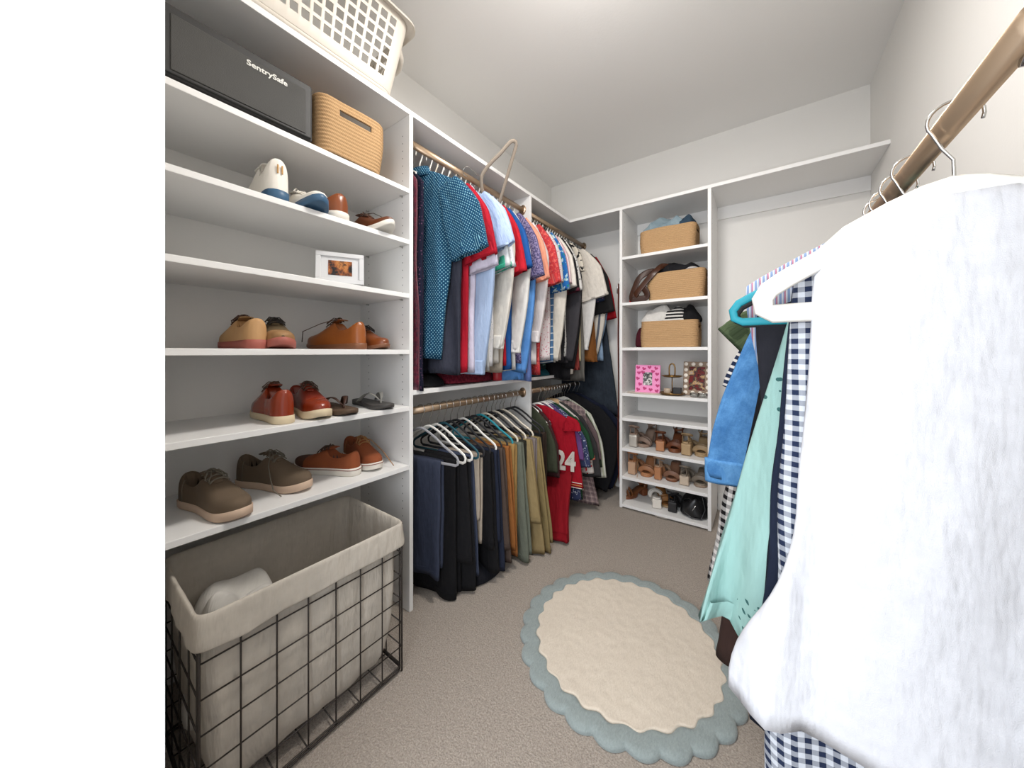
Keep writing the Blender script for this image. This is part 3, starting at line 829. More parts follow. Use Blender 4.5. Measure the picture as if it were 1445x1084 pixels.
# eye-level shelf
shoe('pale tan shoe with pink sole cut by the shelf edge, on the eye level shelf', (-1.23, .385, zb_), R(180), .29, leather('pale_tan', 'b58a5a', 'c79c6c', .6), S_pink, A_brown, I_tan, .028, .02, 1.0, 1.0, .07, group=GS)
shoe('two tone tan and olive shoe with brick red sole, toe out', (-1.478, .485, zb_), R(-10), .29, leather('olive_canvas', '4a3c28', '6a5738', .8), S_pink, A_dark, I_dark, .027, .025, 1.0, 1.0, .068, group=GS, cap_m=leather('tan_toe', '8f6a42', 'a07a50', .6))
shoe('polished tan oxford seen from its heel side with a trailing lace', (-1.235, .728, zb_), R(196), .29, L_tan, S_brown, A_brown, I_dark, .025, .014, 1.0, 1.12, .078, group=GS, loose=[(.17, .05, .10), (.24, .07, .07), (.27, .05, .03)])
shoe('small brown leather oxford with toe out, nearest the eye level side panel', (-1.487, .792, zb_), R(3), .28, leather('walnut_leather', '6a3416', '8a4a22', .3), S_brown, A_dark, I_dark, .020, .014, .95, 1.0, .07, group=GS)
# 5th shelf
shoe('shiny orange red leather shoe with cream sole, heel out', (-1.215, .452, zc), R(175), .29, leather('orange_red_leather', '7a2812', '963a18', .25), S_cream, A_brown, I_dark, .026, .02, 1.05, 1.12, .078, group=GS)
shoe('oxblood leather shoe with cream crepe sole and brown laces, toe out', (-1.478, .575, zc), R(-4), .29, L_red, S_cream, A_brown, I_dark, .026, .026, 1.05, 1.1, .072, group=GS, cap_m=leather('oxblood_toe', '7c2b16', '94381a', .25))
def flipflop(label, loc, rz, Ln, m, ms, group, roll=0):
    t = thing('sandal', label, 'sandal', loc, rz, group); t.rotation_euler = (R(roll), 0, rz)
    sm, z0 = sole_mb(Ln, .022, .016, 1.06, .010); sm.build('footbed', m, t)
    for sg in (-1, 1):
        path = []
        for k in range(13):
            q = k/12
            path.append((Ln*(.74 - .36*q), sg*(.002 + .040*q**.7), .020 + .046*math.sin(PI*min(1, q*.9 + .06))**.8*(1 - .25*q) - .004*q))
        MB().sweep(path, [(.0035 + .010*math.sin(PI*.5*k/12), .0022) for k in range(13)], 8, up=(0, 0, 1)).build('strap', ms, t)
    MB().sweep([(Ln*.74, .002, .014), (Ln*.74, .002, .034)], .004, 8).build('toe_post', ms, t)
    return t
flipflop('brown leather flip flop lying beside the oxblood shoes', (-1.46, .675, zc), R(-6), .28, leather('brown_sandal', '4b3a2c', '5e4836', .7), L_dark, 'flip flops on the shelf')
flipflop('dark grey flip flop nearest the side panel, strap raised', (-1.462, .822, zc), R(-4), .28, leather('grey_sandal', '3c3a38', '4b4845', .6), leather('grey_strap', '6b6a66', '85837d', .6), 'flip flops on the shelf')
# 6th shelf
shoe('grey brown suede lace up shoe with pale sole, toe out on the lowest shelf', (-1.525, .415, zd), R(24), .30, L_suede, leather('pink_beige_sole', 'c5a892', 'd2b9a2', .7), A_grey, I_dark, .024, .026, 1.05, 1.18, .074, group=GS, loose=[(.16, -.03, .085), (.20, -.058, .05), (.22, -.066, .02), (.25, -.066, .004)])
shoe('grey brown suede lace up shoe partly hidden at the shelf end', (-1.47, .262, zd), R(14), .30, L_suede, leather('pink_beige_sole_2', 'c5a892', 'd2b9a2', .7), A_grey, I_dark, .024, .026, 1.05, 1.1, .074, group=GS)
shoe('rust brown skate shoe with white rubber sole, heel toward the room', (-1.262, .722, zd), R(203), .295, L_rust, S_white, A_brown, L_dark, .030, .026, 1.02, 1.0, .066, group=GS, foxing=leather('red_stripe', '7a3226'), cap_m=leather('brown_toe', '4c2a1b', '5c3320', .8))
shoe('rust brown skate shoe behind its mate, toe out with orange laces', (-1.528, .815, zd), R(-6), .295, L_rust, S_white, A_tan, L_dark, .030, .026, 1.0, 1.05, .068, group=GS, foxing=leather('red_stripe_2', '7a3226'), loose=[(.17, .03, .10), (.235, .050, .06), (.30, .064, .01)])

# heeled sandals in the back tower (toes or heels out, -y is out)
def heel(label, loc, rz, Ln, m, hm, hh, plat, group, straps=2, block=.034, wide=1.22, ankle=True):
    t = thing('heeled_sandal', label, 'shoe', loc, rz, group)
    def zt_(s):
        k = min(1, max(0, (s - .18)/.42)); k = k*k*(3 - 2*k)
        return plat + hh*(1 - k) + .006*max(0, (s - .8)/.2)**2
    def bed(th, z_add, w_k):
        rings = []
        for s in SS:
            w = interp(OUT, s)*wide*w_k*(Ln/.25)*.86
            z = zt_(s)
            rings.append([(s*Ln, -w, z + z_add), (s*Ln, 0, z + z_add - .002), (s*Ln, w, z + z_add), (s*Ln, w, z - th), (s*Ln, 0, z - th), (s*Ln, -w, z - th)])
        return MB().loft(rings, True, True, True)
    bed(.004, .006, 1.0).build('footbed', m, t)
    MB().loft([[(s*Ln, -w, max(zt_(s) - .003, .0)), (s*Ln, w, max(zt_(s) - .003, .0)), (s*Ln, w, zt_(s) - .004 - (plat if s > .45 else .004)), (s*Ln, -w, zt_(s) - .004 - (plat if s > .45 else .004))] for s, w in [(q, interp(OUT, q)*wide*(Ln/.25)*.86) for q in SS]], True, True, True).build('outsole', hm, t)
    rings = []
    for k in range(7):
        q = k/6; z = (zt_(.06) - .003)*(1 - q)
        bw = block*(1 - .12*math.sin(PI*q)); bl = block*1.05*(1 - .1*q)
        rings.append(rrect(.002, .002 + bl*1.4, -bw*.85, bw*.85, .008, z, 4, 2))
    MB().loft(rings, True, True, True).build('heel', hm, t, mods=[('sub', 1)])
    def band(s, hgt, wd, nm='strap', back=False):
        w = interp(OUT, s)*wide*(Ln/.25)*.86
        path = [(s*Ln + .012*math.sin(PI*k/12), -w*1.02*math.cos(PI*k/12), zt_(s) + .002 + hgt*math.sin(PI*k/12)**.8) for k in range(13)]
        MB().sweep(path, (wd/2, .0022), 8, up=(1, 0, .2)).build(nm, m, t)
    band(.80, .038, .034)
    if straps > 1: band(.66, .046, .022)
    if straps > 2: band(.55, .05, .014)
    if ankle:
        w = .028*wide; z = zt_(.1) + .048
        MB().sweep([(.03*math.cos(2*PI*k/22)*1.1 + .035, w*math.sin(2*PI*k/22), z + .012*math.cos(2*PI*k/22)*-1) for k in range(22)], (.0022, .006), 6, closed=True, up=(0, 0, 1)).build('ankle_strap', m, t)
        rings = []
        for s in (.0, .02, .06, .12, .18):
            w2 = interp(OUT, max(s, .02))*wide*(Ln/.25)*.8
            rings.append([(s*Ln, sg*w2, zz) for sg, zz in ((1, zt_(s)), (1, zt_(s) + .05 - .15*s))])
        for sg in (-1, 1):
            MB().loft([[(p[0], sg*p[1], p[2]) for p in r_] for r_ in rings], False).build('heel_cup', m, t, mods=[('solid', .003, 0)])
    return t
GH = 'heeled sandals in the cubby tower'
OUTY = R(-90); INY = R(90)
def nude(n, a, b): return leather(n, a, b, .5)
N1 = nude('nude_leather', 'a98a70', 'b89a80'); N2 = nude('tan_heel_leather', 'a8714a', 'b5805a'); N3 = nude('brown_heel_leather', '6b3a22', '7c4a2c'); N4 = nude('sand_leather', 'a08562', 'b39872'); N5 = nude('taupe_heel', '8a7263', '9c8575'); N6 = nude('grey_taupe', '7b6f62', '8d8172')
M_silver = paint('silver_glitter', 'c4beb4', .3, .4, 600, metal=.55)
z6, z7, z8 = .4255, .2285, .0325
def hs(label, x, z, out, *a, yo=None, **k):   # out: toe toward the room
    y = (2.70 if out else 2.455) if yo is None else yo
    return heel(label, (x, y, z), (OUTY if out else INY) + R(k.pop('tw', 0)), *a, GH, **k)
hs('silver sparkly high block heel sandal at the left of its shelf, heel out', -.738, z6, False, .22, N5, M_silver, .075, .018, straps=2, block=.036)
hs('taupe heeled sandal with open toe out beside the silver heel', -.655, z6, True, .23, N5, nude('taupe_sole', '8c7768', '9a8575'), .085, .012, yo=2.715, tw=-10)
hs('brown heeled sandal with tan block heel out, third on its shelf', -.557, z6, False, .22, N3, N2, .065, .012, tw=6)
hs('brown woven sandal with toe out beside the tan block heel', -.478, z6, True, .22, N3, N3, .075, .014, straps=3)
hs('sand suede sandal with wide block heel out and arched strap', -.400, z6, False, .22, N4, N4, .07, .014, block=.037, tw=-4)
hs('sand suede sandal with toe out against the tower right side', -.318, z6, True, .22, N4, N4, .07, .016, straps=2)
hs('nude ankle strap sandal with tall block heel out at the left', -.748, z7, False, .22, N2, nude('nude_block', 'b08c70', 'bd9a7e'), .085, .012, block=.034)
hs('nude open toe sandal with toe out and a hanging ankle lace', -.66, z7, True, .23, N2, N2, .08, .014, straps=2)
hs('nude tan sandal with slender block heel out in the middle row', -.575, z7, False, .22, N1, N2, .085, .010, block=.028, tw=-6)
hs('brown mule lying with its toe out in the middle row', -.495, z7, True, .22, nude('mule', '8a6248', '97705a'), N3, .07, .010, straps=1, ankle=False)
hs('pale stone sandal with short round heel out in the middle row', -.410, z7, False, .21, N6, nude('stone_heel', 'b7a692', 'c4b4a0'), .055, .012, block=.036)
hs('grey taupe slide with toe out against the tower right side', -.322, z7, True, .22, N6, nude('slide_sole', '8f7b68', '9c8977'), .05, .016, straps=3, ankle=False)
hs('cognac wedge sandal lying at the left of the bottom shelf', -.70, z8, True, .22, nude('cognac_wedge', '5c3318', '7a4a22'), N3, .04, .02, straps=2, tw=-38, yo=2.66)
hs('tan strappy sandal behind the white heel on the bottom shelf', -.62, z8, True, .21, nude('tan_strap', '8a5a2a', '9c6c38'), N4, .06, .014, straps=2, tw=30, yo=2.70)
hs('white platform sandal with chunky block heel out on the bottom shelf', -.575, z8, False, .21, nude('white_leather', 'd8d2c8', 'e2ddd4'), nude('white_block', 'd6d0c6', 'e2dcd2'), .05, .02, block=.038, ankle=False, tw=16)
hs('black sandal with ribbed block heel out on the bottom shelf', -.480, z8, False, .21, nude('black_leather', '19181a', '242326'), nude('black_block', '1a191b', '262527'), .06, .016, block=.034, tw=4)
tag(MB().sweep([(0, 0, 0), (0, .004, .02), (-.006, .008, .07), (.004, .01, .12), (-.012, .004, .15)], .0015, 6).build('shoe_lace', A_tan), 'thin tan shoe lace hanging in front of the nude sandal', 'lace').location = (-.70, 2.43, .225)
def handbag():
    t = thing('handbag', 'black leather handbag with straps slumped at the right of the bottom shelf', 'bag', (-.36, 2.53, z8))
    m = leather('black_bag_leather', '131315', '1e1e20', .35)
    cloth_lump('body', None, None, (0, 0, 0), .082, .085, .12, m, 2.4, parent=t, fr=11, power=.3, amp=.45)
    MB().sweep([(-.07, -.02, .06), (-.05, -.075, .03), (0, -.09, .008), (.05, -.085, .01), (.07, -.05, .06), (.05, -.02, .13), (.0, -.02, .15)], .004, 8).build('strap', m, t)
    MB().sweep([(-.06, -.03, .09), (-.02, -.06, .12), (.03, -.07, .08), (.06, -.06, .03)], .0035, 8).build('strap', m, t)
    MB().sweep([(.0, -.086, .05), (.02, -.088, .09)], .003, 8).build('zip', M_chrome, t)
handbag()
# ------------------------------------------------------------------ hangers
HMATS = {'white': M_hw, 'cream': M_hcream, 'black': M_hblack, 'grey': M_hgrey, 'teal': M_hteal, 'dark teal': M_hdteal, 'taupe': M_htaupe}
def hanger_meshes(colour, w, thick, plastic):
    hook = arc(0, 0, .0225, 200, -35, 14) + [(.010, 0, -.034), (.001, 0, -.050), (0, 0, -.088)]
    half = [(0, -.083), (.022, -.088), (.05, -.100), (.09, -.122), (w*.62, -.150), (w*.85, -.176), (w*.955, -.190), (w*.995, -.204), (w*.985, -.219), (w*.93, -.2265)]
    loop = half + [(-x, z) for x, z in half[::-1][:-1]]
    body = [(x, 0, z) for x, z in loop]
    return hook, body
_hang = {}
def hanger(colour, loc, rz, label, group, w=.21, thick=.0062, plastic=False, rx=0.0, rod_r=None):
    key = (colour, w, thick, plastic)
    root = thing('clothes_hanger', label, 'hanger', loc, rz, group)
    root.rotation_euler = (rx, 0, rz)
    if key not in _hang:
        hook, body = hanger_meshes(colour, w, thick, plastic)
        a = MB().sweep(body, (thick, thick*.5) if not plastic else (thick*.7, thick*.7), 8, closed=True).build('frame', HMATS[colour], root)
        b = MB().sweep(hook, .0018 if not plastic else .0032, 8).build('hook', M_wire if not plastic else HMATS[colour], root)
        _hang[key] = (a.data, b.data)
    else:
        for nm, me in zip(('frame', 'hook'), _hang[key]):
            o = bpy.data.objects.new(nm, me); COL.objects.link(o); o.parent = root
    return root

# ------------------------------------------------------------------ hanging garments (local: rod centre at 0, +x toward the aisle)
def smooth(a, b, t):
    t = min(1, max(0, t)); t = t*t*(3 - 2*t); return a + (b - a)*t
def torso(Wsh, L_, hemW, T, seed, xo=0.0, hemT=None, hemxo=None, neck=.05, nu=44, fold=.010, drop=.082, waist=None, nv=26, ztop=-.094, sag=0.0, hem_wave=.010, hemyo=0.0):
    """one draped body panel as a closed tube; u,v in metres"""
    hemT = hemT or T*1.4
    hemxo = xo if hemxo is None else hemxo
    zs = [ztop - drop*i/6 for i in range(7)] + [ztop - drop - (L_ - drop + ztop*0 - .0)*((i + 1)/nv) for i in range(nv)]
    rings = []; uvs = []
    zhem = ztop - L_
    for i, z in enumerate(zs):
        if i <= 6:
            k = i/6
            w = neck + (Wsh - neck)*(k**.85); w = min(w, Wsh*.99)
            tt = T*(.55 + .45*k); xoff = xo; amp = .2*k
            t = 0
        else:
            t = (ztop - drop - z)/(L_ - drop)
            w = (Wsh + (hemW - Wsh)*t if hemW > Wsh*1.2 else smooth(Wsh, hemW, t*1.1)) if waist is None else (smooth(Wsh, waist, t*2) if t < .5 else smooth(waist, hemW, (t - .5)*2))
            tt = T + (hemT - T)*t; xoff = xo + (hemxo - xo)*t; amp = .35 + .9*t
        ring = []; uv = []
        for j in range(nu):
            a = 2*PI*j/nu
            ca, sa = math.cos(a), math.sin(a)
            x = w*math.copysign(abs(ca)**.8, ca); y = tt*math.copysign(abs(sa)**.6, sa)
            f = fold*amp*(math.sin(x*38 + seed*2.1 + 1.5*nz(seed, z*3, 1)) + .7*nz(x*11, z*4, seed) + .55*math.sin(x*75 + seed*5 + z*6))
            y += f + hemyo*t
            xx = x + xoff + .006*amp*nz(z*7, seed, a) + sag*t*t
            zz = z
            if i > 6: zz += hem_wave*t*(nz(x*9, seed, 3) + .4*math.sin(x*30 + seed)) - .10*0
            if i <= 6: zz -= .004*abs(sa)*0
            ring.append((xx, y, zz)); uv.append((x + (.37 if sa < 0 else 0), z))
        rings.append(ring); uvs.append(uv)
    # turned-in hem so the open bottom has depth
    last = rings[-1]
    cx = sum(p[0] for p in last)/nu
    cy = sum(p[1] for p in last)/nu
    rings.append([(cx + (p[0] - cx)*.97, cy + (p[1] - cy)*.7, p[2] + .004) for p in last]); uvs.append(uvs[-1])
    rings.append([(cx + (p[0] - cx)*.93, cy + (p[1] - cy)*.5, p[2] + .04) for p in last]); uvs.append(uvs[-1])
    return MB().loft(rings, True, True, False, uvs=uvs)
def limb(path, ws, ts, seed, y0=0.0, n=20, m=14, wr=.004, inward=True):
    """a flat sleeve or trouser leg: tube along path in the x-z plane"""
    P = [Vector((p[0], p[2] if len(p) > 2 else y0, p[1])) for p in path]
    rings = []; uvs = []; run = 0
    K = len(P) - 1
    pts = []
    for i in range(m + 1):
        f = K*i/m; k = min(int(f), K - 1); t = f - k
        p0 = P[max(k - 1, 0)]; p1 = P[k]; p2 = P[k + 1]; p3 = P[min(k + 2, K)]
        pts.append((.5*((2*p1) + (p2 - p0)*t + (2*p0 - 5*p1 + 4*p2 - p3)*t*t + (3*p1 - p0 - 3*p2 + p3)*t**3), f/K))
    for i, (c, f) in enumerate(pts):
        a = pts[max(i - 1, 0)][0]; b = pts[min(i + 1, m)][0]; d = (b - a).normalized()
        side = Vector((-d.z, 0, d.x)).normalized()
        if side.x < 0: side = -side
        fw = f*(len(ws) - 1); k = min(int(fw), len(ws) - 2); w = ws[k] + (ws[k + 1] - ws[k])*(fw - k)
        ft = f*(len(ts) - 1); k = min(int(ft), len(ts) - 2); tt = ts[k] + (ts[k + 1] - ts[k])*(ft - k)
        if i: run += (c - pts[i - 1][0]).length
        ring = []; uv = []
        for j in range(n):
            q = 2*PI*j/n; cq, sq = math.cos(q), math.sin(q)
            x = w*math.copysign(abs(cq)**.85, cq); y = tt*math.copysign(abs(sq)**.6, sq)
            y += wr*(math.sin(x*60 + seed*3 + f*5) + nz(x*14, f*5, seed))*(.3 + f)
            ring.append(c + side*(x + wr*.8*nz(f*7, seed, q)) + Vector((0, y, 0))); uv.append((x + (.21 if sq < 0 else 0), -run))
        rings.append(ring); uvs.append(uv)
    c, last = pts[-1][0], rings[-1]; d = (pts[-1][0] - pts[-2][0]).normalized()
    if inward:
        rings.append([c + (p - c)*.90 - d*.003 for p in last]); uvs.append(uvs[-1])
        rings.append([c + (p - c)*.80 - d*.06 for p in last]); uvs.append(uvs[-1])
    return MB().loft(rings, True, True, False, uvs=uvs)

def shirt(name, label, cat, loc, rz, mat, group, L_=.95, W=.20, hem=.215, T=.012, sl='short', slmat=None, slen=.31, sout=1.0, collar=None, cuff=None, seed=1.0, xo=0.0, hemxo=None, fold=.008, sw=.088, hemT=None, neck=.05, waist=None, stip=None, drop=.082, sly=-.012, ztop=-.094, hem_wave=.010, hemyo=0.0, spath=None, sws=None):
    root = thing(name, label, cat, loc, rz, group)
    sm = slmat or mat
    torso(W, L_, hem, T, seed, xo=xo, hemxo=hemxo, fold=fold, hemT=hemT, neck=neck, waist=waist, drop=drop, ztop=ztop, hem_wave=hem_wave, hemyo=hemyo).build('body', mat, root)
    zs = ztop - drop
    if sl == 'short':
        for sg in (1, -1):
            so = sout if sg > 0 else .35
            p = [(sg*(W - .055) + xo, zs - .003), (sg*(W - .012 + .025*so) + xo, zs - slen*.45), (sg*(W - .005 + .06*so) + xo, zs - slen*1.0)]
            s_ = limb([(a, b, sly) for a, b in p], [.05, sw, sw*.98], [.008, .012, .014], seed + sg).build('sleeve', sm, root)
            if stip and sg > 0:
                e = p[-1]; d = Vector((p[-1][0] - p[-2][0], p[-1][1] - p[-2][1])).normalized()
                limb([(e[0] - d.x*.018, e[1] - d.y*.018, sly), (e[0] + d.x*.003, e[1] + d.y*.003, sly)], [sw*1.0, sw*1.0], [.0155, .0155], seed + sg, m=3, wr=.003).build('sleeve_trim', stip, s_)
    elif sl == 'long':
        for sg in (1, -1):
            so = sout if sg > 0 else .3
            ln = slen
            p = [(sg*(W - .05) + xo, zs - .004), (sg*(W - .015 + .03*so) + xo, zs - ln*.3), (sg*(W - .02 + .03*so) + xo, zs - ln*.65), (sg*(W - .045 + .02*so) + xo, zs - ln)]
            if spath and sg > 0: p = spath
            s_ = limb([(a, b, sly) for a, b in p], sws or [.045, sw*.9, sw*.78, sw*.62], [.008, .013, .014, .013], seed + sg*2, m=20).build('sleeve', sm, root)
            if cuff and sg > 0:
                e = p[-1]
                limb([(e[0] + .001, e[1] + .055, sly), (e[0], e[1] - .012, sly)], [(sws or [sw*.64])[-1]*1.03]*2, [.0155, .0165], seed, m=6, wr=.003).build('cuff', cuff, s_)
    if collar:
        rings = []
        for k, (rx_, ry_, z) in enumerate(((.052, .012, ztop - .012), (.047, .014, ztop + .016), (.050, .017, ztop + .020), (.066, .019, ztop - .016))):
            rings.append([(xo + rx_*math.cos(2*PI*j/24), ry_*math.sin(2*PI*j/24), z - .010*abs(math.sin(2*PI*j/24))*(k == 3)) for j in range(24)])
        MB().loft(rings).build('collar', collar, root, mods=[('solid', .002, 0)])
    return root

def trousers(label, loc, rz, mat, group, L1=.50, L2=.46, w=.115, xo=0.0, T=.010, seed=1.0, name='trousers', zbar=-.2215, hemfold=True, flare=1.0, waistband=None, hxo=0.0):
    """trousers folded over the hanger bar: front and back legs hang at each side of the bar"""
    root = thing(name, label, 'trousers', loc, rz, group)
    def panel(sg, L_, sd):
        rings = []; uvs = []; nu = 28; nv = 22
        for i in range(nv + 6):
            if i < 6:
                k = i/5; z = zbar + .008 - .014*k*k; y = sg*(.004 + .006*math.sin(k*PI/2)); tt = .004 + (T - .004)*k; ww = w; t = 0
            else:
                t = (i - 5)/nv; z = zbar - .006 - L_*t; y = sg*(.010 + T*.25); tt = T*(1 + .35*t); ww = w*(1 + (flare - 1)*t)
            ring = []; uv = []
            for j in range(nu):
                a = 2*PI*j/nu; ca, sa = math.cos(a), math.sin(a)
                x = ww*math.copysign(abs(ca)**.7, ca); yy = tt*math.copysign(abs(sa)**.7, sa)
                yy += .007*(.2 + t)*(math.sin(x*42 + sd*2.3) + nz(x*10, z*4, sd))
                zz = z + .012*t*nz(x*10, sd, 1)
                ring.append((x + xo + hxo*t + .008*t*nz(z*6, sd, 2), y + yy, zz)); uv.append((x, z))
            rings.append(ring); uvs.append(uv)
        last = rings[-1]; cx = sum(p[0] for p in last)/nu; cy = sum(p[1] for p in last)/nu
        rings.append([(cx + (p[0] - cx)*.96, cy + (p[1] - cy)*.7, p[2] + .004) for p in last]); uvs.append(uvs[-1])
        rings.append([(cx + (p[0] - cx)*.9, cy + (p[1] - cy)*.5, p[2] + .05) for p in last]); uvs.append(uvs[-1])
        return MB().loft(rings, True, True, False, uvs=uvs), last
    mb, last = panel(-1, L1, seed)
    leg = mb.build('leg', mat, root)
    if hemfold:
        ls = []
        for j, p in enumerate(last): ls.append((p[0], p[1] - (.0012 if p[1] < -.01 else 0), p[2] + .032))
        MB().sweep(ls, .0011, 5, closed=True).build('hem_seam', mat, leg)
    panel(1, L2, seed + 3)[0].build('leg', mat, root)
    return root
# ------------------------------------------------------------------ upper rod
F = fabric
GU, GUH = 'shirts on the upper left rod', 'hangers on the upper left rod'
GL, GLH = 'clothes on the lower left rod', 'hangers on the lower left rod'
def U(y, label, mat, hang='white', short='', rz=0.0, nm='shirt', cat='shirt', dx=0.0, plastic=True, **k):
    o = shirt(nm, label, cat, (RX - .02 + dx, y + (-.035 if y < 1.84 else -.02), RZU), R(rz), mat, GU, seed=y*17.3, **k)
    hanger(hang, (RX - .02 + dx, y + (-.035 if y < 1.84 else -.02), RZU), R(rz), '%s hanger holding the %s' % (hang, short), GUH, w=min(.205, k.get('W', .2) - .004), plastic=plastic)
    return o
burg = F('7a1f38', 'floral', '5a1530', s=.02, d=.5, sheen=.3)
U(.985, 'burgundy velvet top squeezed against the tower side panel', burg, 'cream', 'burgundy velvet top', L_=1.0, W=.13, hem=.14, sl=None, dx=-.06, hemT=.014)
U(1.012, 'dark patterned navy shirt between the burgundy top and the teal dotted polo', F('1b1d33', 'speckle', '6a4a66', s=.012, d=.25), 'white', 'dark patterned navy shirt', L_=1.0, W=.14, hem=.15, sl=None, dx=-.06)
teal = F('15486a', 'dots', '8cc0d0', s=.0135, d=.165)
t = U(1.06, 'teal blue polo shirt with pale dots and a white chest logo', teal, 'white', 'teal dotted polo', rz=12, L_=.86, W=.215, hem=.165, hemxo=-.04, dx=-.005, slen=.33, sout=1.15, sw=.098, fold=.010, hemT=.02, collar=teal)
text_mesh('R', .030, 'chest_logo', M_white, t, Matrix.Translation((-.06, -.0335, -.245)) @ Matrix.Rotation(R(90), 4, 'X') @ Matrix.Rotation(R(8), 4, 'Z'), .0012)
MB().box(-.095, -.06, -.037, -.034, -.93, -.875).build('care_tag', M_white, t, smooth=False)
U(1.115, 'charcoal slate shirt showing its long hem behind the teal polo', F('3d3f4c'), 'white', 'charcoal slate shirt', L_=.93, W=.19, hem=.19, sl=None, rz=5, hemT=.02)
U(1.150, 'crimson red polo behind the teal dotted polo', F('b81a2e'), 'cream', 'crimson red polo', rz=8, L_=.92, W=.21, hem=.195, slen=.34, sout=1.1, sw=.09)
U(1.188, 'lilac white shirt with short sleeve beside the crimson polo', F('d9d2e4'), 'white', 'lilac white shirt', rz=5, L_=.93, W=.21, hem=.20, slen=.38, sw=.085)
U(1.228, 'pale blue long sleeved dress shirt with buttoned cuff', F('9fb6da', 'vstripe', 'b9cbe6', s=.004, d=.5), 'white', 'pale blue dress shirt', rz=4, L_=.93, W=.205, hem=.20, sl='long', slen=.84, cuff=F('a9bede'), sw=.088, collar=F('a9bede'))
U(1.272, 'sky blue short sleeved oxford shirt with pointed collar', F('b4c8ea'), 'cream', 'sky blue oxford shirt', rz=6, L_=.90, W=.215, hem=.2, slen=.27, sout=1.3, sw=.088, collar=F('c6d6f0'))
U(1.310, 'white polo with mint green sleeve edge', F('e6e8e8'), 'white', 'white polo with mint edge', rz=3, L_=.92, W=.205, hem=.2, slen=.36, sw=.08, stip=F('3fae8e'))
U(1.345, 'white speckled short sleeved shirt next to the mint edged polo', F('e3e2e4', 'speckle', '9aa6b4', s=.010, d=.18), 'white', 'white speckled shirt', L_=.9, W=.21, hem=.2, slen=.36, sw=.085)
U(1.382, 'cream white long sleeved dress shirt with wide cuff', F('e6dfd4'), 'white', 'cream white dress shirt', L_=.88, W=.205, hem=.2, sl='long', slen=.72, cuff=F('e9e4db'), sw=.09, sout=1.4)
U(1.418, 'taupe knit top with rounded shoulder next to the cream dress shirt', F('a89c8c'), 'taupe', 'taupe knit top', L_=.93, W=.20, hem=.20, sl=None)
U(1.455, 'bright red short sleeved polo beside a cobalt blue polo', F('c41e2e'), 'white', 'bright red polo', L_=.90, W=.20, hem=.20, slen=.36, sw=.085)
U(1.495, 'cobalt blue short sleeved polo beside the purple floral shirt', F('20559a'), 'white', 'cobalt blue polo', rz=2, L_=.92, W=.20, hem=.2, slen=.33, sw=.085)
U(1.535, 'bright white long sleeved dress shirt between cobalt and purple shirts', F('e4e2dd'), 'white', 'bright white dress shirt', L_=.93, W=.205, hem=.2, sl='long', slen=.74, cuff=F('e8e6e2'), sw=.09, sout=1.2)
U(1.575, 'purple and blue floral short sleeved shirt', F('50486e', 'floral', '8c7fa0', '2c3c6e', s=.010, d=.5), 'white', 'purple floral shirt', rz=3, L_=.90, W=.21, hem=.2, slen=.36, sw=.09, sout=1.1)
U(1.615, 'cornflower blue long shirt hanging lowest in its section', F('4a7fc0', 'denim', '5f93d0'), 'white', 'cornflower blue shirt', L_=.99, W=.20, hem=.20, sl='long', slen=.86, sw=.075)
U(1.655, 'peach salmon polo shirt beside the purple floral shirt', F('f0a084'), 'white', 'peach salmon polo', rz=3, L_=.95, W=.205, hem=.19, slen=.36, sw=.088)
U(1.695, 'periwinkle blue shirt with a rounded hem behind the peach polo', F('6f86c4'), 'cream', 'periwinkle shirt', L_=1.0, W=.20, hem=.2, sl=None)
U(1.735, 'white blush long sleeved shirt before the divider panel', F('e8dfdc'), 'white', 'white blush shirt', L_=.9, W=.205, hem=.2, sl='long', slen=.68, cuff=F('ece4e2'), sw=.085)
U(1.785, 'coral red floral short sleeved shirt at the divider panel', F('c23a3c', 'floral', 'd8655c', '8c2a44', s=.018, d=.45), 'white', 'coral red floral shirt', rz=2, L_=.96, W=.21, hem=.2, slen=.36, sw=.088)
# corner bay
U(1.893, 'white shirt with pink flecks in the corner bay', F('e6dcdc', 'speckle', 'c86a80', s=.012, d=.25), 'white', 'white pink flecked shirt', L_=.88, W=.20, hem=.2, slen=.33, sw=.075, sout=.6)
U(1.928, 'blue shirt with thin white stripes and tropical print sleeve', F('4d7198', 'hstripe', 'dfe6ea', s=.045, d=.12), 'white', 'blue white striped shirt', rz=2, L_=.9, W=.205, hem=.2, slen=.37, sw=.085, sout=.7, slmat=F('2568b0', 'floral', 'bcd8e0', '1d7a5a', s=.03, d=.42))
U(1.966, 'cream linen long sleeved shirt under the tropical sleeve', F('dcd6ca'), 'white', 'cream linen shirt', L_=.9, W=.2, hem=.2, sl='long', slen=.80, sw=.085, sout=.8)
U(2.003, 'pink and white striped shirt beside the blue striped shirt', F('d89aa6', 'vstripe', 'efe3e3', s=.012, d=.5), 'cream', 'pink striped shirt', L_=.88, W=.2, hem=.2, slen=.32, sw=.075, sout=.6)
U(2.038, 'plain ivory blouse with loose short sleeve next to pink stripes', F('e7e0d6'), 'white', 'ivory blouse', L_=.88, W=.2, hem=.2, slen=.34, sw=.085, sout=.8)
U(2.075, 'plain black shirt next to the spotted white shirt', F('1d1b1f'), 'white', 'plain black shirt', L_=.9, W=.205, hem=.2, slen=.36, sw=.085, sout=.7, stip=F('5a2030'))
U(2.112, 'white shirt with tiny black leopard spots', F('e6e3de', 'speckle', '2a282a', s=.014, d=.3), 'white', 'leopard spotted shirt', L_=.85, W=.205, hem=.2, slen=.35, sw=.08, sout=.8)
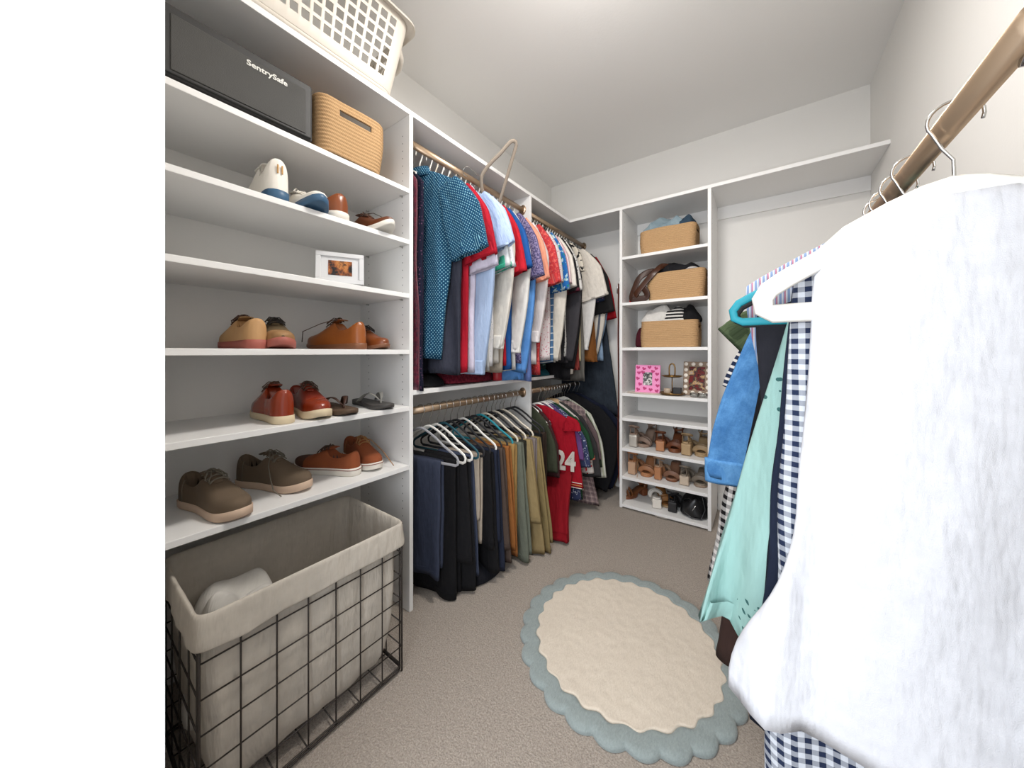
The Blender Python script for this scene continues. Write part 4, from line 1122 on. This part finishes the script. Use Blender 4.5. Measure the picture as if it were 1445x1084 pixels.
U(2.150, 'charcoal grey long sleeved shirt below the leopard spots', F('3e3c40'), 'black', 'charcoal grey shirt', L_=.9, W=.2, hem=.2, sl='long', slen=.80, sw=.10, sout=1.0)
U(2.186, 'black cardigan beside the charcoal grey sleeve', F('161518'), 'white', 'black cardigan', L_=1.02, W=.205, hem=.2, sl='long', slen=.86, sw=.085, sout=.8, nm='cardigan', cat='cardigan')
U(2.222, 'cream and black printed top with dusty pink hem', F('dcd3c4', 'floral', '2c2a2a', s=.03, d=.42), 'white', 'cream black printed top', L_=.98, W=.2, hem=.2, sl='short', slen=.2, sw=.07, sout=.5)
U(2.256, 'rust red long top between cream garments', F('8f3e38'), 'white', 'rust red long top', L_=.96, W=.2, hem=.21, sl=None, hemxo=.02)
U(2.290, 'pale khaki blouse beside the rust red top', F('c9bd97'), 'white', 'pale khaki blouse', L_=.9, W=.2, hem=.21, sl=None, hemxo=.02)
U(2.324, 'olive grey long dress top with the lowest hem of the corner bay', F('6b6862'), 'white', 'olive grey long top', L_=1.04, W=.2, hem=.23, sl=None, hemxo=.02)
U(2.362, 'off white short sleeved tee standing out in front of the corner', F('e4dcd1'), 'white', 'off white tee', rz=6, L_=.8, W=.215, hem=.2, slen=.36, sw=.11, sout=1.3, stip=F('e9e2d8'))
U(2.400, 'white long sleeved shirt with a cuff beside the brown suede garment', F('e5e2de'), 'white', 'white cuffed shirt', L_=.88, W=.205, hem=.2, sl='long', slen=.72, sw=.085, sout=1.2, cuff=F('e8e5e2'))
U(2.438, 'caramel brown suede skirt top with straight hem', F('7d4e24'), 'cream', 'caramel suede garment', L_=.90, W=.2, hem=.24, sl=None, hemxo=.05)
U(2.476, 'navy shirt with pink print sleeve beside the black jacket', F('2a3550', 'speckle', 'b46a80', s=.014, d=.2), 'white', 'navy pink print shirt', L_=.8, W=.2, hem=.2, slen=.38, sw=.085, sout=1.0)
U(2.516, 'black short sleeved jacket with rounded shoulder near the corner', F('242324'), 'black', 'black jacket', rz=4, L_=.9, W=.215, hem=.22, slen=.46, sw=.11, sout=1.2, T=.016, nm='jacket', cat='jacket')
U(2.556, 'ivory long shirt with slate edge behind the black jacket', F('ddd5c8', 'vstripe', '5e6470', s=.08, d=.2), 'white', 'ivory slate edged shirt', L_=.86, W=.2, hem=.24, sl='long', slen=.76, sw=.10, sout=1.7)
U(2.594, 'pale blue denim shirt peeking out by the belts', F('93a9c0', 'denim', '7c94b0'), 'white', 'pale denim shirt', L_=.9, W=.205, hem=.28, sl='long', slen=.72, sw=.085, sout=2.0)
U(2.634, 'dark jacket with a scarlet lining next to the cubby tower', F('3b2b2c'), 'black', 'dark scarlet lined jacket', rz=0, L_=.9, W=.215, hem=.24, slen=.5, sw=.09, sout=1.3, slmat=F('b01824'), nm='jacket', cat='jacket')
U(2.690, 'dark denim dress with a seam hanging low in the corner', F('272c34', 'denim', '343c46'), 'black', 'dark denim dress', L_=1.34, W=.19, hem=.25, hemxo=.12, sl=None, nm='dress', cat='dress', fold=.004)

# belt on the tower side
bl = thing('leather_belt', 'long reddish brown leather belt with silver buckle hanging beside the cubby tower', 'belt', (-.832, 2.43, 1.50), 0, 'brown belts')
MB().sweep([(.003, 0, .09), (.002, .0, .0), (0, 0, -.3), (.002, .006, -.7), (-.002, .004, -1.05), (.006, .0, -1.30), (.012, 0, -1.34)], [(.016, .002)]*7, 8, up=(1, 0, 0)).build('strap', leather('red_brown_belt', '5f2415', '76301c', .35), bl)
MB().sweep([(0, -.02, .07), (0, .02, .07), (0, .02, .02), (0, -.02, .02)], .004, 8, closed=True, up=(1, 0, 0)).build('buckle', M_chrome, bl)
MB().sweep([(0, .03, .12), (.012, .0, .13), (.014, 0, .09)], .004, 8).build('hook', M_chrome, bl)

# folded clothes on the divider shelf
zs_ = .937
cloth_lump('folded_sweater', 'maroon sweater folded on the middle shelf under the shirts', 'sweater', (-1.34, 1.36, zs_), .13, .22, .075, F('6e1a2c', 'floral', '8a2a3a', s=.015, d=.5), 3.0, fr=6)
cloth_lump('dark_garment', 'crumpled black clothes at the near end of the middle shelf', 'clothes', (-1.36, 1.08, zs_), .14, .10, .06, F('141316'), 5.0, fr=9)
cloth_lump('folded_shirt', 'wine and blue printed shirt folded at the far end of the middle shelf', 'shirt', (-1.33, 1.70, zs_), .11, .09, .07, F('5e2034', 'floral', '7480a8', s=.02, d=.4), 8.0, fr=8)
o = lathe([(.026, 0), (.028, .004), (.028, .07), (.024, .076)]).build('red_canister', paint('red_canister', 'b5222c', .4)); o.location = (-1.235, 1.545, zs_)
MB().loft([[(.0285*math.cos(2*PI*j/20), .0285*math.sin(2*PI*j/20), z) for j in range(20)] for z in (.066, .078)], True, True, True).build('lid', M_white, o)
tag(o, 'small red canister with white lid on the middle shelf edge', 'canister')
cloth_lump('folded_sweater', 'dark green patterned sweater folded above the teal one', 'sweater', (-1.30, 1.98, zs_ + .045), .12, .10, .07, F('123034', 'speckle', '8fb0a0', s=.04, d=.15), 6.6, fr=6)
cloth_lump('folded_sweater', 'teal sweater folded flat at the start of the corner shelf', 'sweater', (-1.31, 2.00, zs_), .13, .12, .05, F('15505c'), 4.4, fr=6)

# ------------------------------------------------------------------ lower rod: trousers
def T(y, label, mat, hang, short, rz=0.0, L1=.49, L2=.45, w=.115, xo=0.0, dx=0.0, plastic=False, hw=.21, **k):
    trousers(label, (RX + dx, y, RZL), R(rz), mat, GL, L1=L1, L2=L2, w=w, xo=xo, seed=y*13.1, **k)
    hanger(hang, (RX + dx, y, RZL), R(rz), '%s hanger carrying the %s' % (hang, short), GLH, w=hw, plastic=plastic)
T(1.012, 'navy blue slacks folded over the foremost grey hanger', F('3a4052'), 'grey', 'navy blue slacks', rz=9, L1=.50, L2=.46, w=.128, xo=-.005, T=.012)
T(1.062, 'long black trousers reaching the carpet beside the tower panel', F('131316'), 'white', 'long black trousers', rz=7, L1=.60, L2=.59, w=.155, xo=.01, T=.014)
T(1.108, 'black chinos with a turned hem behind the navy slacks', F('19191c'), 'white', 'black turned hem chinos', rz=6, L1=.45, L2=.595, w=.13, xo=.055, hxo=.03, T=.013)
T(1.152, 'steel blue thin trousers beside the black chinos', F('454d63'), 'dark teal', 'steel blue trousers', rz=5, L1=.47, L2=.55, w=.10, xo=.07, hxo=.03)
T(1.196, 'ivory stone trousers with short legs among the dark pairs', F('b9ab9b'), 'black', 'ivory stone trousers', rz=4, L1=.30, L2=.42, w=.10, xo=.09)
T(1.242, 'black baggy trousers pooling low beside the ivory pair', F('161619'), 'black', 'black baggy trousers', rz=3, L1=.43, L2=.55, w=.13, xo=.09, hxo=.03, T=.014)
T(1.288, 'midnight navy trousers partly covering the black baggy pair', F('242a3c'), 'white', 'midnight navy trousers', rz=3, L1=.42, L2=.57, w=.12, xo=.10, hxo=.03)
T(1.332, 'taupe brown trousers with a slanted hem', F('54463f'), 'black', 'taupe brown trousers', rz=3, L1=.48, L2=.55, w=.13, xo=.09, T=.013, hxo=.04)
T(1.378, 'burnt orange chinos next to the taupe brown pair', F('9b6233'), 'black', 'burnt orange chinos', rz=3, L1=.50, L2=.54, w=.125, xo=.10, hxo=.045)
T(1.424, 'golden khaki chinos bulging beside the bright teal hanger', F('a5834f'), 'teal', 'golden khaki chinos', rz=3, L1=.36, L2=.46, w=.13, xo=.10, T=.016)
T(1.470, 'sage grey green trousers between two khaki pairs', F('6f7467'), 'cream', 'sage green trousers', rz=3, L1=.59, L2=.56, w=.12, xo=.12, hxo=.05)
T(1.516, 'dark olive trousers hidden behind the sage pair', F('35342c'), 'black', 'dark olive trousers', rz=2, L1=.50, L2=.5, w=.12, xo=.11, hxo=.02)
T(1.55, 'light khaki chinos with a knee crease', F('9c8860'), 'cream', 'light khaki chinos', rz=2, L1=.42, L2=.60, w=.125, xo=.12, hxo=.07, T=.013)
T(1.592, 'mauve grey trousers behind the light khaki chinos', F('857a78'), 'black', 'mauve grey trousers', rz=2, L1=.50, L2=.48, w=.12, xo=.13)
T(1.625, 'sand khaki trousers with the longest leg before the divider', F('8f7d55'), 'cream', 'sand khaki trousers', rz=2, L1=.608, L2=.56, w=.125, xo=.13, hxo=.08)
T(1.700, 'black dress trousers just before the divider panel', F('17171a'), 'black', 'black dress trousers', rz=1, L1=.5, L2=.5, w=.12, xo=.10)
T(1.748, 'deep brown trousers on the last hanger before the divider panel', F('3a2d26'), 'black', 'deep brown trousers', rz=1, L1=.5, L2=.46, w=.12, xo=.10)
# bunch of dark fabric low on the carpet
cloth_lump('fallen_trousers', 'navy and black trousers slumped on the carpet under the rod', 'trousers', (-1.20, 1.27, .001), .15, .15, .10, F('17181f', 'floral', '222b48', s=.12, d=.42), 5.5, fr=5)
# corner bay, lower rod: shirts and coats
def Lw(y, label, mat, hang, short, rz=0.0, nm='shirt', cat='shirt', dx=.03, plastic=False, **k):
    k.setdefault('drop', .10)
    o = shirt(nm, label, cat, (RX + dx, y, RZL), R(rz), mat, GL, seed=y*11.7, **k)
    hanger(hang, (RX + dx, y, RZL), R(rz), '%s hanger holding the %s' % (hang, short), GLH, w=min(.21, k.get('W', .2) - .004), plastic=plastic)
    return o
M_num = F('f0e6dc')
Lw(1.892, 'olive green short sleeved polo first in the lower corner bay', F('454a3a'), 'white', 'olive green polo', L_=.42, W=.165, hem=.16, slen=.30, sw=.07, sout=.2, T=.014, dx=-.01)
Lw(1.932, 'dark maroon knit shirt behind the olive green polo', F('4a2a2c'), 'grey', 'dark maroon knit', L_=.42, W=.165, hem=.16, slen=.34, sw=.065, sout=.2, dx=-.01)
j = Lw(1.972, 'red sports jersey with the white number 24 and striped hem', F('a80f24'), 'white', 'red numbered jersey', rz=8, L_=.51, W=.25, hem=.265, sl='short', slen=.05, sw=.06, sout=0, fold=.004, T=.014, hemxo=.05, hemT=.016)
text_mesh('24', .165, 'number', M_num, j, Matrix.Translation((.208, -.034, -.44)) @ Matrix.Rotation(R(90), 4, 'X') @ Matrix.Diagonal((.8, 1, 1, 1)), .004, .006)
for k, z in enumerate((-.565, -.580, -.596)):
    MB().box(-.21, .312, -.0245, -.0225, z - .004, z).build('hem_stripe', [M_num, F('d89a5a'), M_num][k], j, smooth=False)
Lw(2.03, 'red track trousers hanging to the carpet below the numbered jersey', F('8e0d1c'), 'white', 'red track trousers', nm='trousers', cat='trousers', L_=.36, W=.14, hem=.115, sl=None, hemxo=.25, xo=.10, T=.014, hemT=.035, drop=.03, rz=-6, ztop=-.465, hemyo=-.24)
Lw(2.050, 'purple shirt showing only its shoulder behind the red jersey', F('6e4a84'), 'white', 'purple shirt', L_=.45, W=.20, hem=.2, slen=.25, sw=.08, sout=.6)
Lw(2.088, 'navy and white speckled long shirt in the lower corner', F('3c4468', 'speckle', 'c8cede', s=.012, d=.3), 'white', 'navy speckled long shirt', L_=.62, W=.215, hem=.20, slen=.3, sw=.08, sout=.9, hemxo=.06)
Lw(2.126, 'forest green jersey with coral trim', F('23482f'), 'white', 'forest green jersey', L_=.63, W=.22, hem=.2, slen=.26, sw=.085, sout=.9, hemxo=.06, stip=F('d8705a'))
Lw(2.164, 'white shirt with red printed sleeve in the lower corner', F('e2d9d2', 'floral', 'b02028', s=.03, d=.36), 'white', 'white red printed shirt', L_=.58, W=.21, hem=.2, slen=.36, sw=.08, sout=.7, hemxo=.05, collar=F('d8b48a'))
Lw(2.204, 'charcoal grey polo with drooping short sleeve', F('3c3b3c'), 'cream', 'charcoal grey polo', rz=4, L_=.5, W=.215, hem=.21, slen=.40, sw=.095, sout=.8)
Lw(2.244, 'pink and grey plaid trousers hanging low behind the charcoal polo', F('94807e', 'plaid', '6d5c60', 'b8a49e', s=.03), 'grey', 'pink grey plaid trousers', nm='trousers', cat='trousers', L_=.70, W=.16, hem=.11, sl=None, hemxo=.21, xo=.06, T=.012, drop=.05)
Lw(2.282, 'mauve brown shirt with a slim shoulder', F('6c5a5c'), 'white', 'mauve brown shirt', L_=.5, W=.215, hem=.2, slen=.3, sw=.08, sout=.8)
Lw(2.318, 'moss green shirt beside the pale striped sleeve', F('3f4c3a'), 'white', 'moss green shirt', L_=.5, W=.21, hem=.2, slen=.36, sw=.08, sout=.7)
Lw(2.354, 'pale green and white striped shirt beside the black jacket', F('c8ccb4', 'vstripe', 'e8e8e0', s=.02), 'white', 'pale green striped shirt', L_=.5, W=.225, hem=.21, slen=.44, sw=.08, sout=.7)
o = Lw(2.41, 'black fleece jacket with a small white chest logo, hung under the shirts', F('17171a'), 'grey', 'black fleece jacket', rz=10, nm='jacket', cat='jacket', L_=.71, W=.25, hem=.24, sl='long', slen=.60, sw=.10, sout=2.0, T=.022, hemT=.03, drop=.10, ztop=-.055)
text_mesh('A', .03, 'chest_logo', M_white, o, Matrix.Translation((.21, -.045, -.30)) @ Matrix.Rotation(R(90), 4, 'X'), .003)
Lw(2.50, 'dark navy blazer hanging next to the white corner wall', F('151c30'), 'taupe', 'dark navy blazer', rz=10, nm='blazer', cat='blazer', L_=.72, W=.255, hem=.25, sl='long', slen=.60, sw=.10, sout=2.2, T=.022, hemT=.03, drop=.10, hemxo=.05, ztop=-.06)
Lw(2.58, 'khaki lined coat behind the navy blazer in the corner', F('8a7a62'), 'taupe', 'khaki lined coat', rz=8, nm='coat', cat='coat', L_=.69, W=.25, hem=.25, sl='long', slen=.55, sw=.095, sout=2.0, T=.018, drop=.12, hemxo=.06)

# taupe hanger jammed up above the shirts
th_ = hanger('taupe', (0, 0, 0), 0, 'taupe velvet hanger sticking up in front of the top shelf edge', 'loose hangers', w=.21, thick=.010)
ax = Vector((.523, -.174, .836)).normalized(); az = Vector((-.434, -.9, -.1)); az = (az - ax*az.dot(ax)).normalized(); ay = az.cross(ax)
mm = Matrix((ax, ay, az)).transposed()
th_.rotation_euler = mm.to_euler(); th_.location = Vector((-1.19, 1.359, 2.025)) + az*.085

# ------------------------------------------------------------------ right hand rod
RRX, RRZ = .19, 1.385
GR, GRH = 'clothes on the right rod', 'hangers on the right rod'
def Q(y, label, mat, hang=None, short='', rz=0.0, nm='shirt', cat='shirt', dx=0.0, plastic=False, hw=.21, **k):
    o = shirt(nm, label, cat, (RRX + dx, y, RRZ), R(180 + rz), mat, GR, seed=y*9.3, **k)
    if hang: hanger(hang, (RRX + dx, y, RRZ), R(180 + rz), '%s hanger holding the %s' % (hang, short), GRH, w=hw, plastic=plastic, thick=.0075)
    return o
Q(.655, 'bright white sweater with a bulging hem, nearest on the right rod', F('e8e9ee'), None, nm='sweater', cat='sweater', L_=.735, W=.13, hem=.235, sl=None, T=.018, hemT=.026, fold=.012, waist=.145, hw=.205)
hanger('white', (RRX, .655, RRZ), R(180), 'white padded hanger holding the bright white sweater', GRH, w=.19, thick=.014)
Q(.700, 'navy and white gingham shirt below the white sweater', F('27324e', 'gingham', 'dfe4ec', s=.016), None, nm='shirt', L_=.93, W=.15, hem=.19, sl=None)
Q(.735, 'dark navy dress between the white sweater and the mint dress', F('20283c'), None, nm='dress', cat='dress', L_=.84, W=.15, hem=.205, sl=None)
mint = F('a6cfc8', 'eyelet', '3f6e6c')
Q(.80, 'mint green eyelet dress spreading toward the rug', mint, 'teal', 'mint green eyelet dress', nm='dress', cat='dress', L_=.735, W=.15, hem=.265, hemxo=.03, sl=None, T=.018, hemT=.030, fold=.024, hem_wave=.004, neck=.08, hw=.237, drop=.12)
Q(.868, 'charcoal black top under the bright teal hanger', F('2a2a31'), 'black', 'charcoal black top', L_=.6, W=.20, hem=.17, sl=None, hw=.235, ztop=-.15, drop=.06)
Q(.985, 'chocolate brown trousers hanging low behind the mint dress', F('3c2a25'), 'black', 'chocolate brown trousers', nm='trousers', cat='trousers', L_=.93, W=.16, hem=.20, hemxo=.08, sl=None, T=.02, hemT=.05)
Q(1.045, 'black trousers edge showing beside the chocolate brown pair', F('141417'), None, nm='trousers', cat='trousers', L_=.86, W=.16, hem=.22, hemxo=.075, sl=None, T=.015)
Q(1.14, 'blue denim shirt with a rolled cuff sleeve', F('285d96', 'denim', '5b92c6'), 'black', 'blue denim shirt', L_=.55, W=.15, hem=.15, sl='long', slen=.42, spath=[(.15, -.18), (.195, -.3), (.245, -.5), (.258, -.65)], sws=[.04, .046, .058, .066], sw=.08, cuff=F('306aa4', 'denim', '659bcc'), T=.016)
Q(.940, 'light blue striped shirt rising above the teal hanger on the right rod', F('8fa6cc', 'vstripe', 'dfe2ea', 'b4788a', s=.007), 'grey', 'light blue striped shirt', L_=.5, W=.22, hem=.17, sl=None, ztop=-.048, drop=.088)
Q(1.30, 'olive green utility top with pleated shoulder', F('4c5a3e', 'hstripe', '3a472f', s=.05, d=.2), 'black', 'olive utility top', L_=.5, W=.20, hem=.17, sl='short', slen=.075, sw=.055, sout=1.3)
Q(1.37, 'black and white gingham dress hanging long behind the denim sleeve', F('1c1a1e', 'gingham', 'ece9e6', s=.026), 'white', 'black white gingham dress', nm='dress', cat='dress', L_=.98, W=.2, hem=.27, hemxo=.075, sl=None, T=.02, hemT=.05, fold=.014)
Q(1.45, 'navy top with white striped sleeve edge', F('24304c', 'hstripe', 'e8e4e0', s=.022, d=.4), 'white', 'navy striped top', L_=.55, W=.20, hem=.17, sl='long', slen=.27, sw=.065, spath=[(.15, -.18), (.20, -.26), (.24, -.34), (.265, -.42)], sws=[.04, .04, .042, .044])
Q(1.56, 'deep blue dress behind the striped sleeve on the right rod', F('1f3f66'), 'black', 'deep blue dress', nm='dress', cat='dress', L_=.7, W=.2, hem=.25, sl=None, hemxo=.05)
Q(1.66, 'soft red skirt edge showing low behind the gingham dress', F('a84848'), 'black', 'soft red skirt', nm='skirt', cat='skirt', L_=.86, W=.2, hem=.27, hemxo=.05, sl=None)
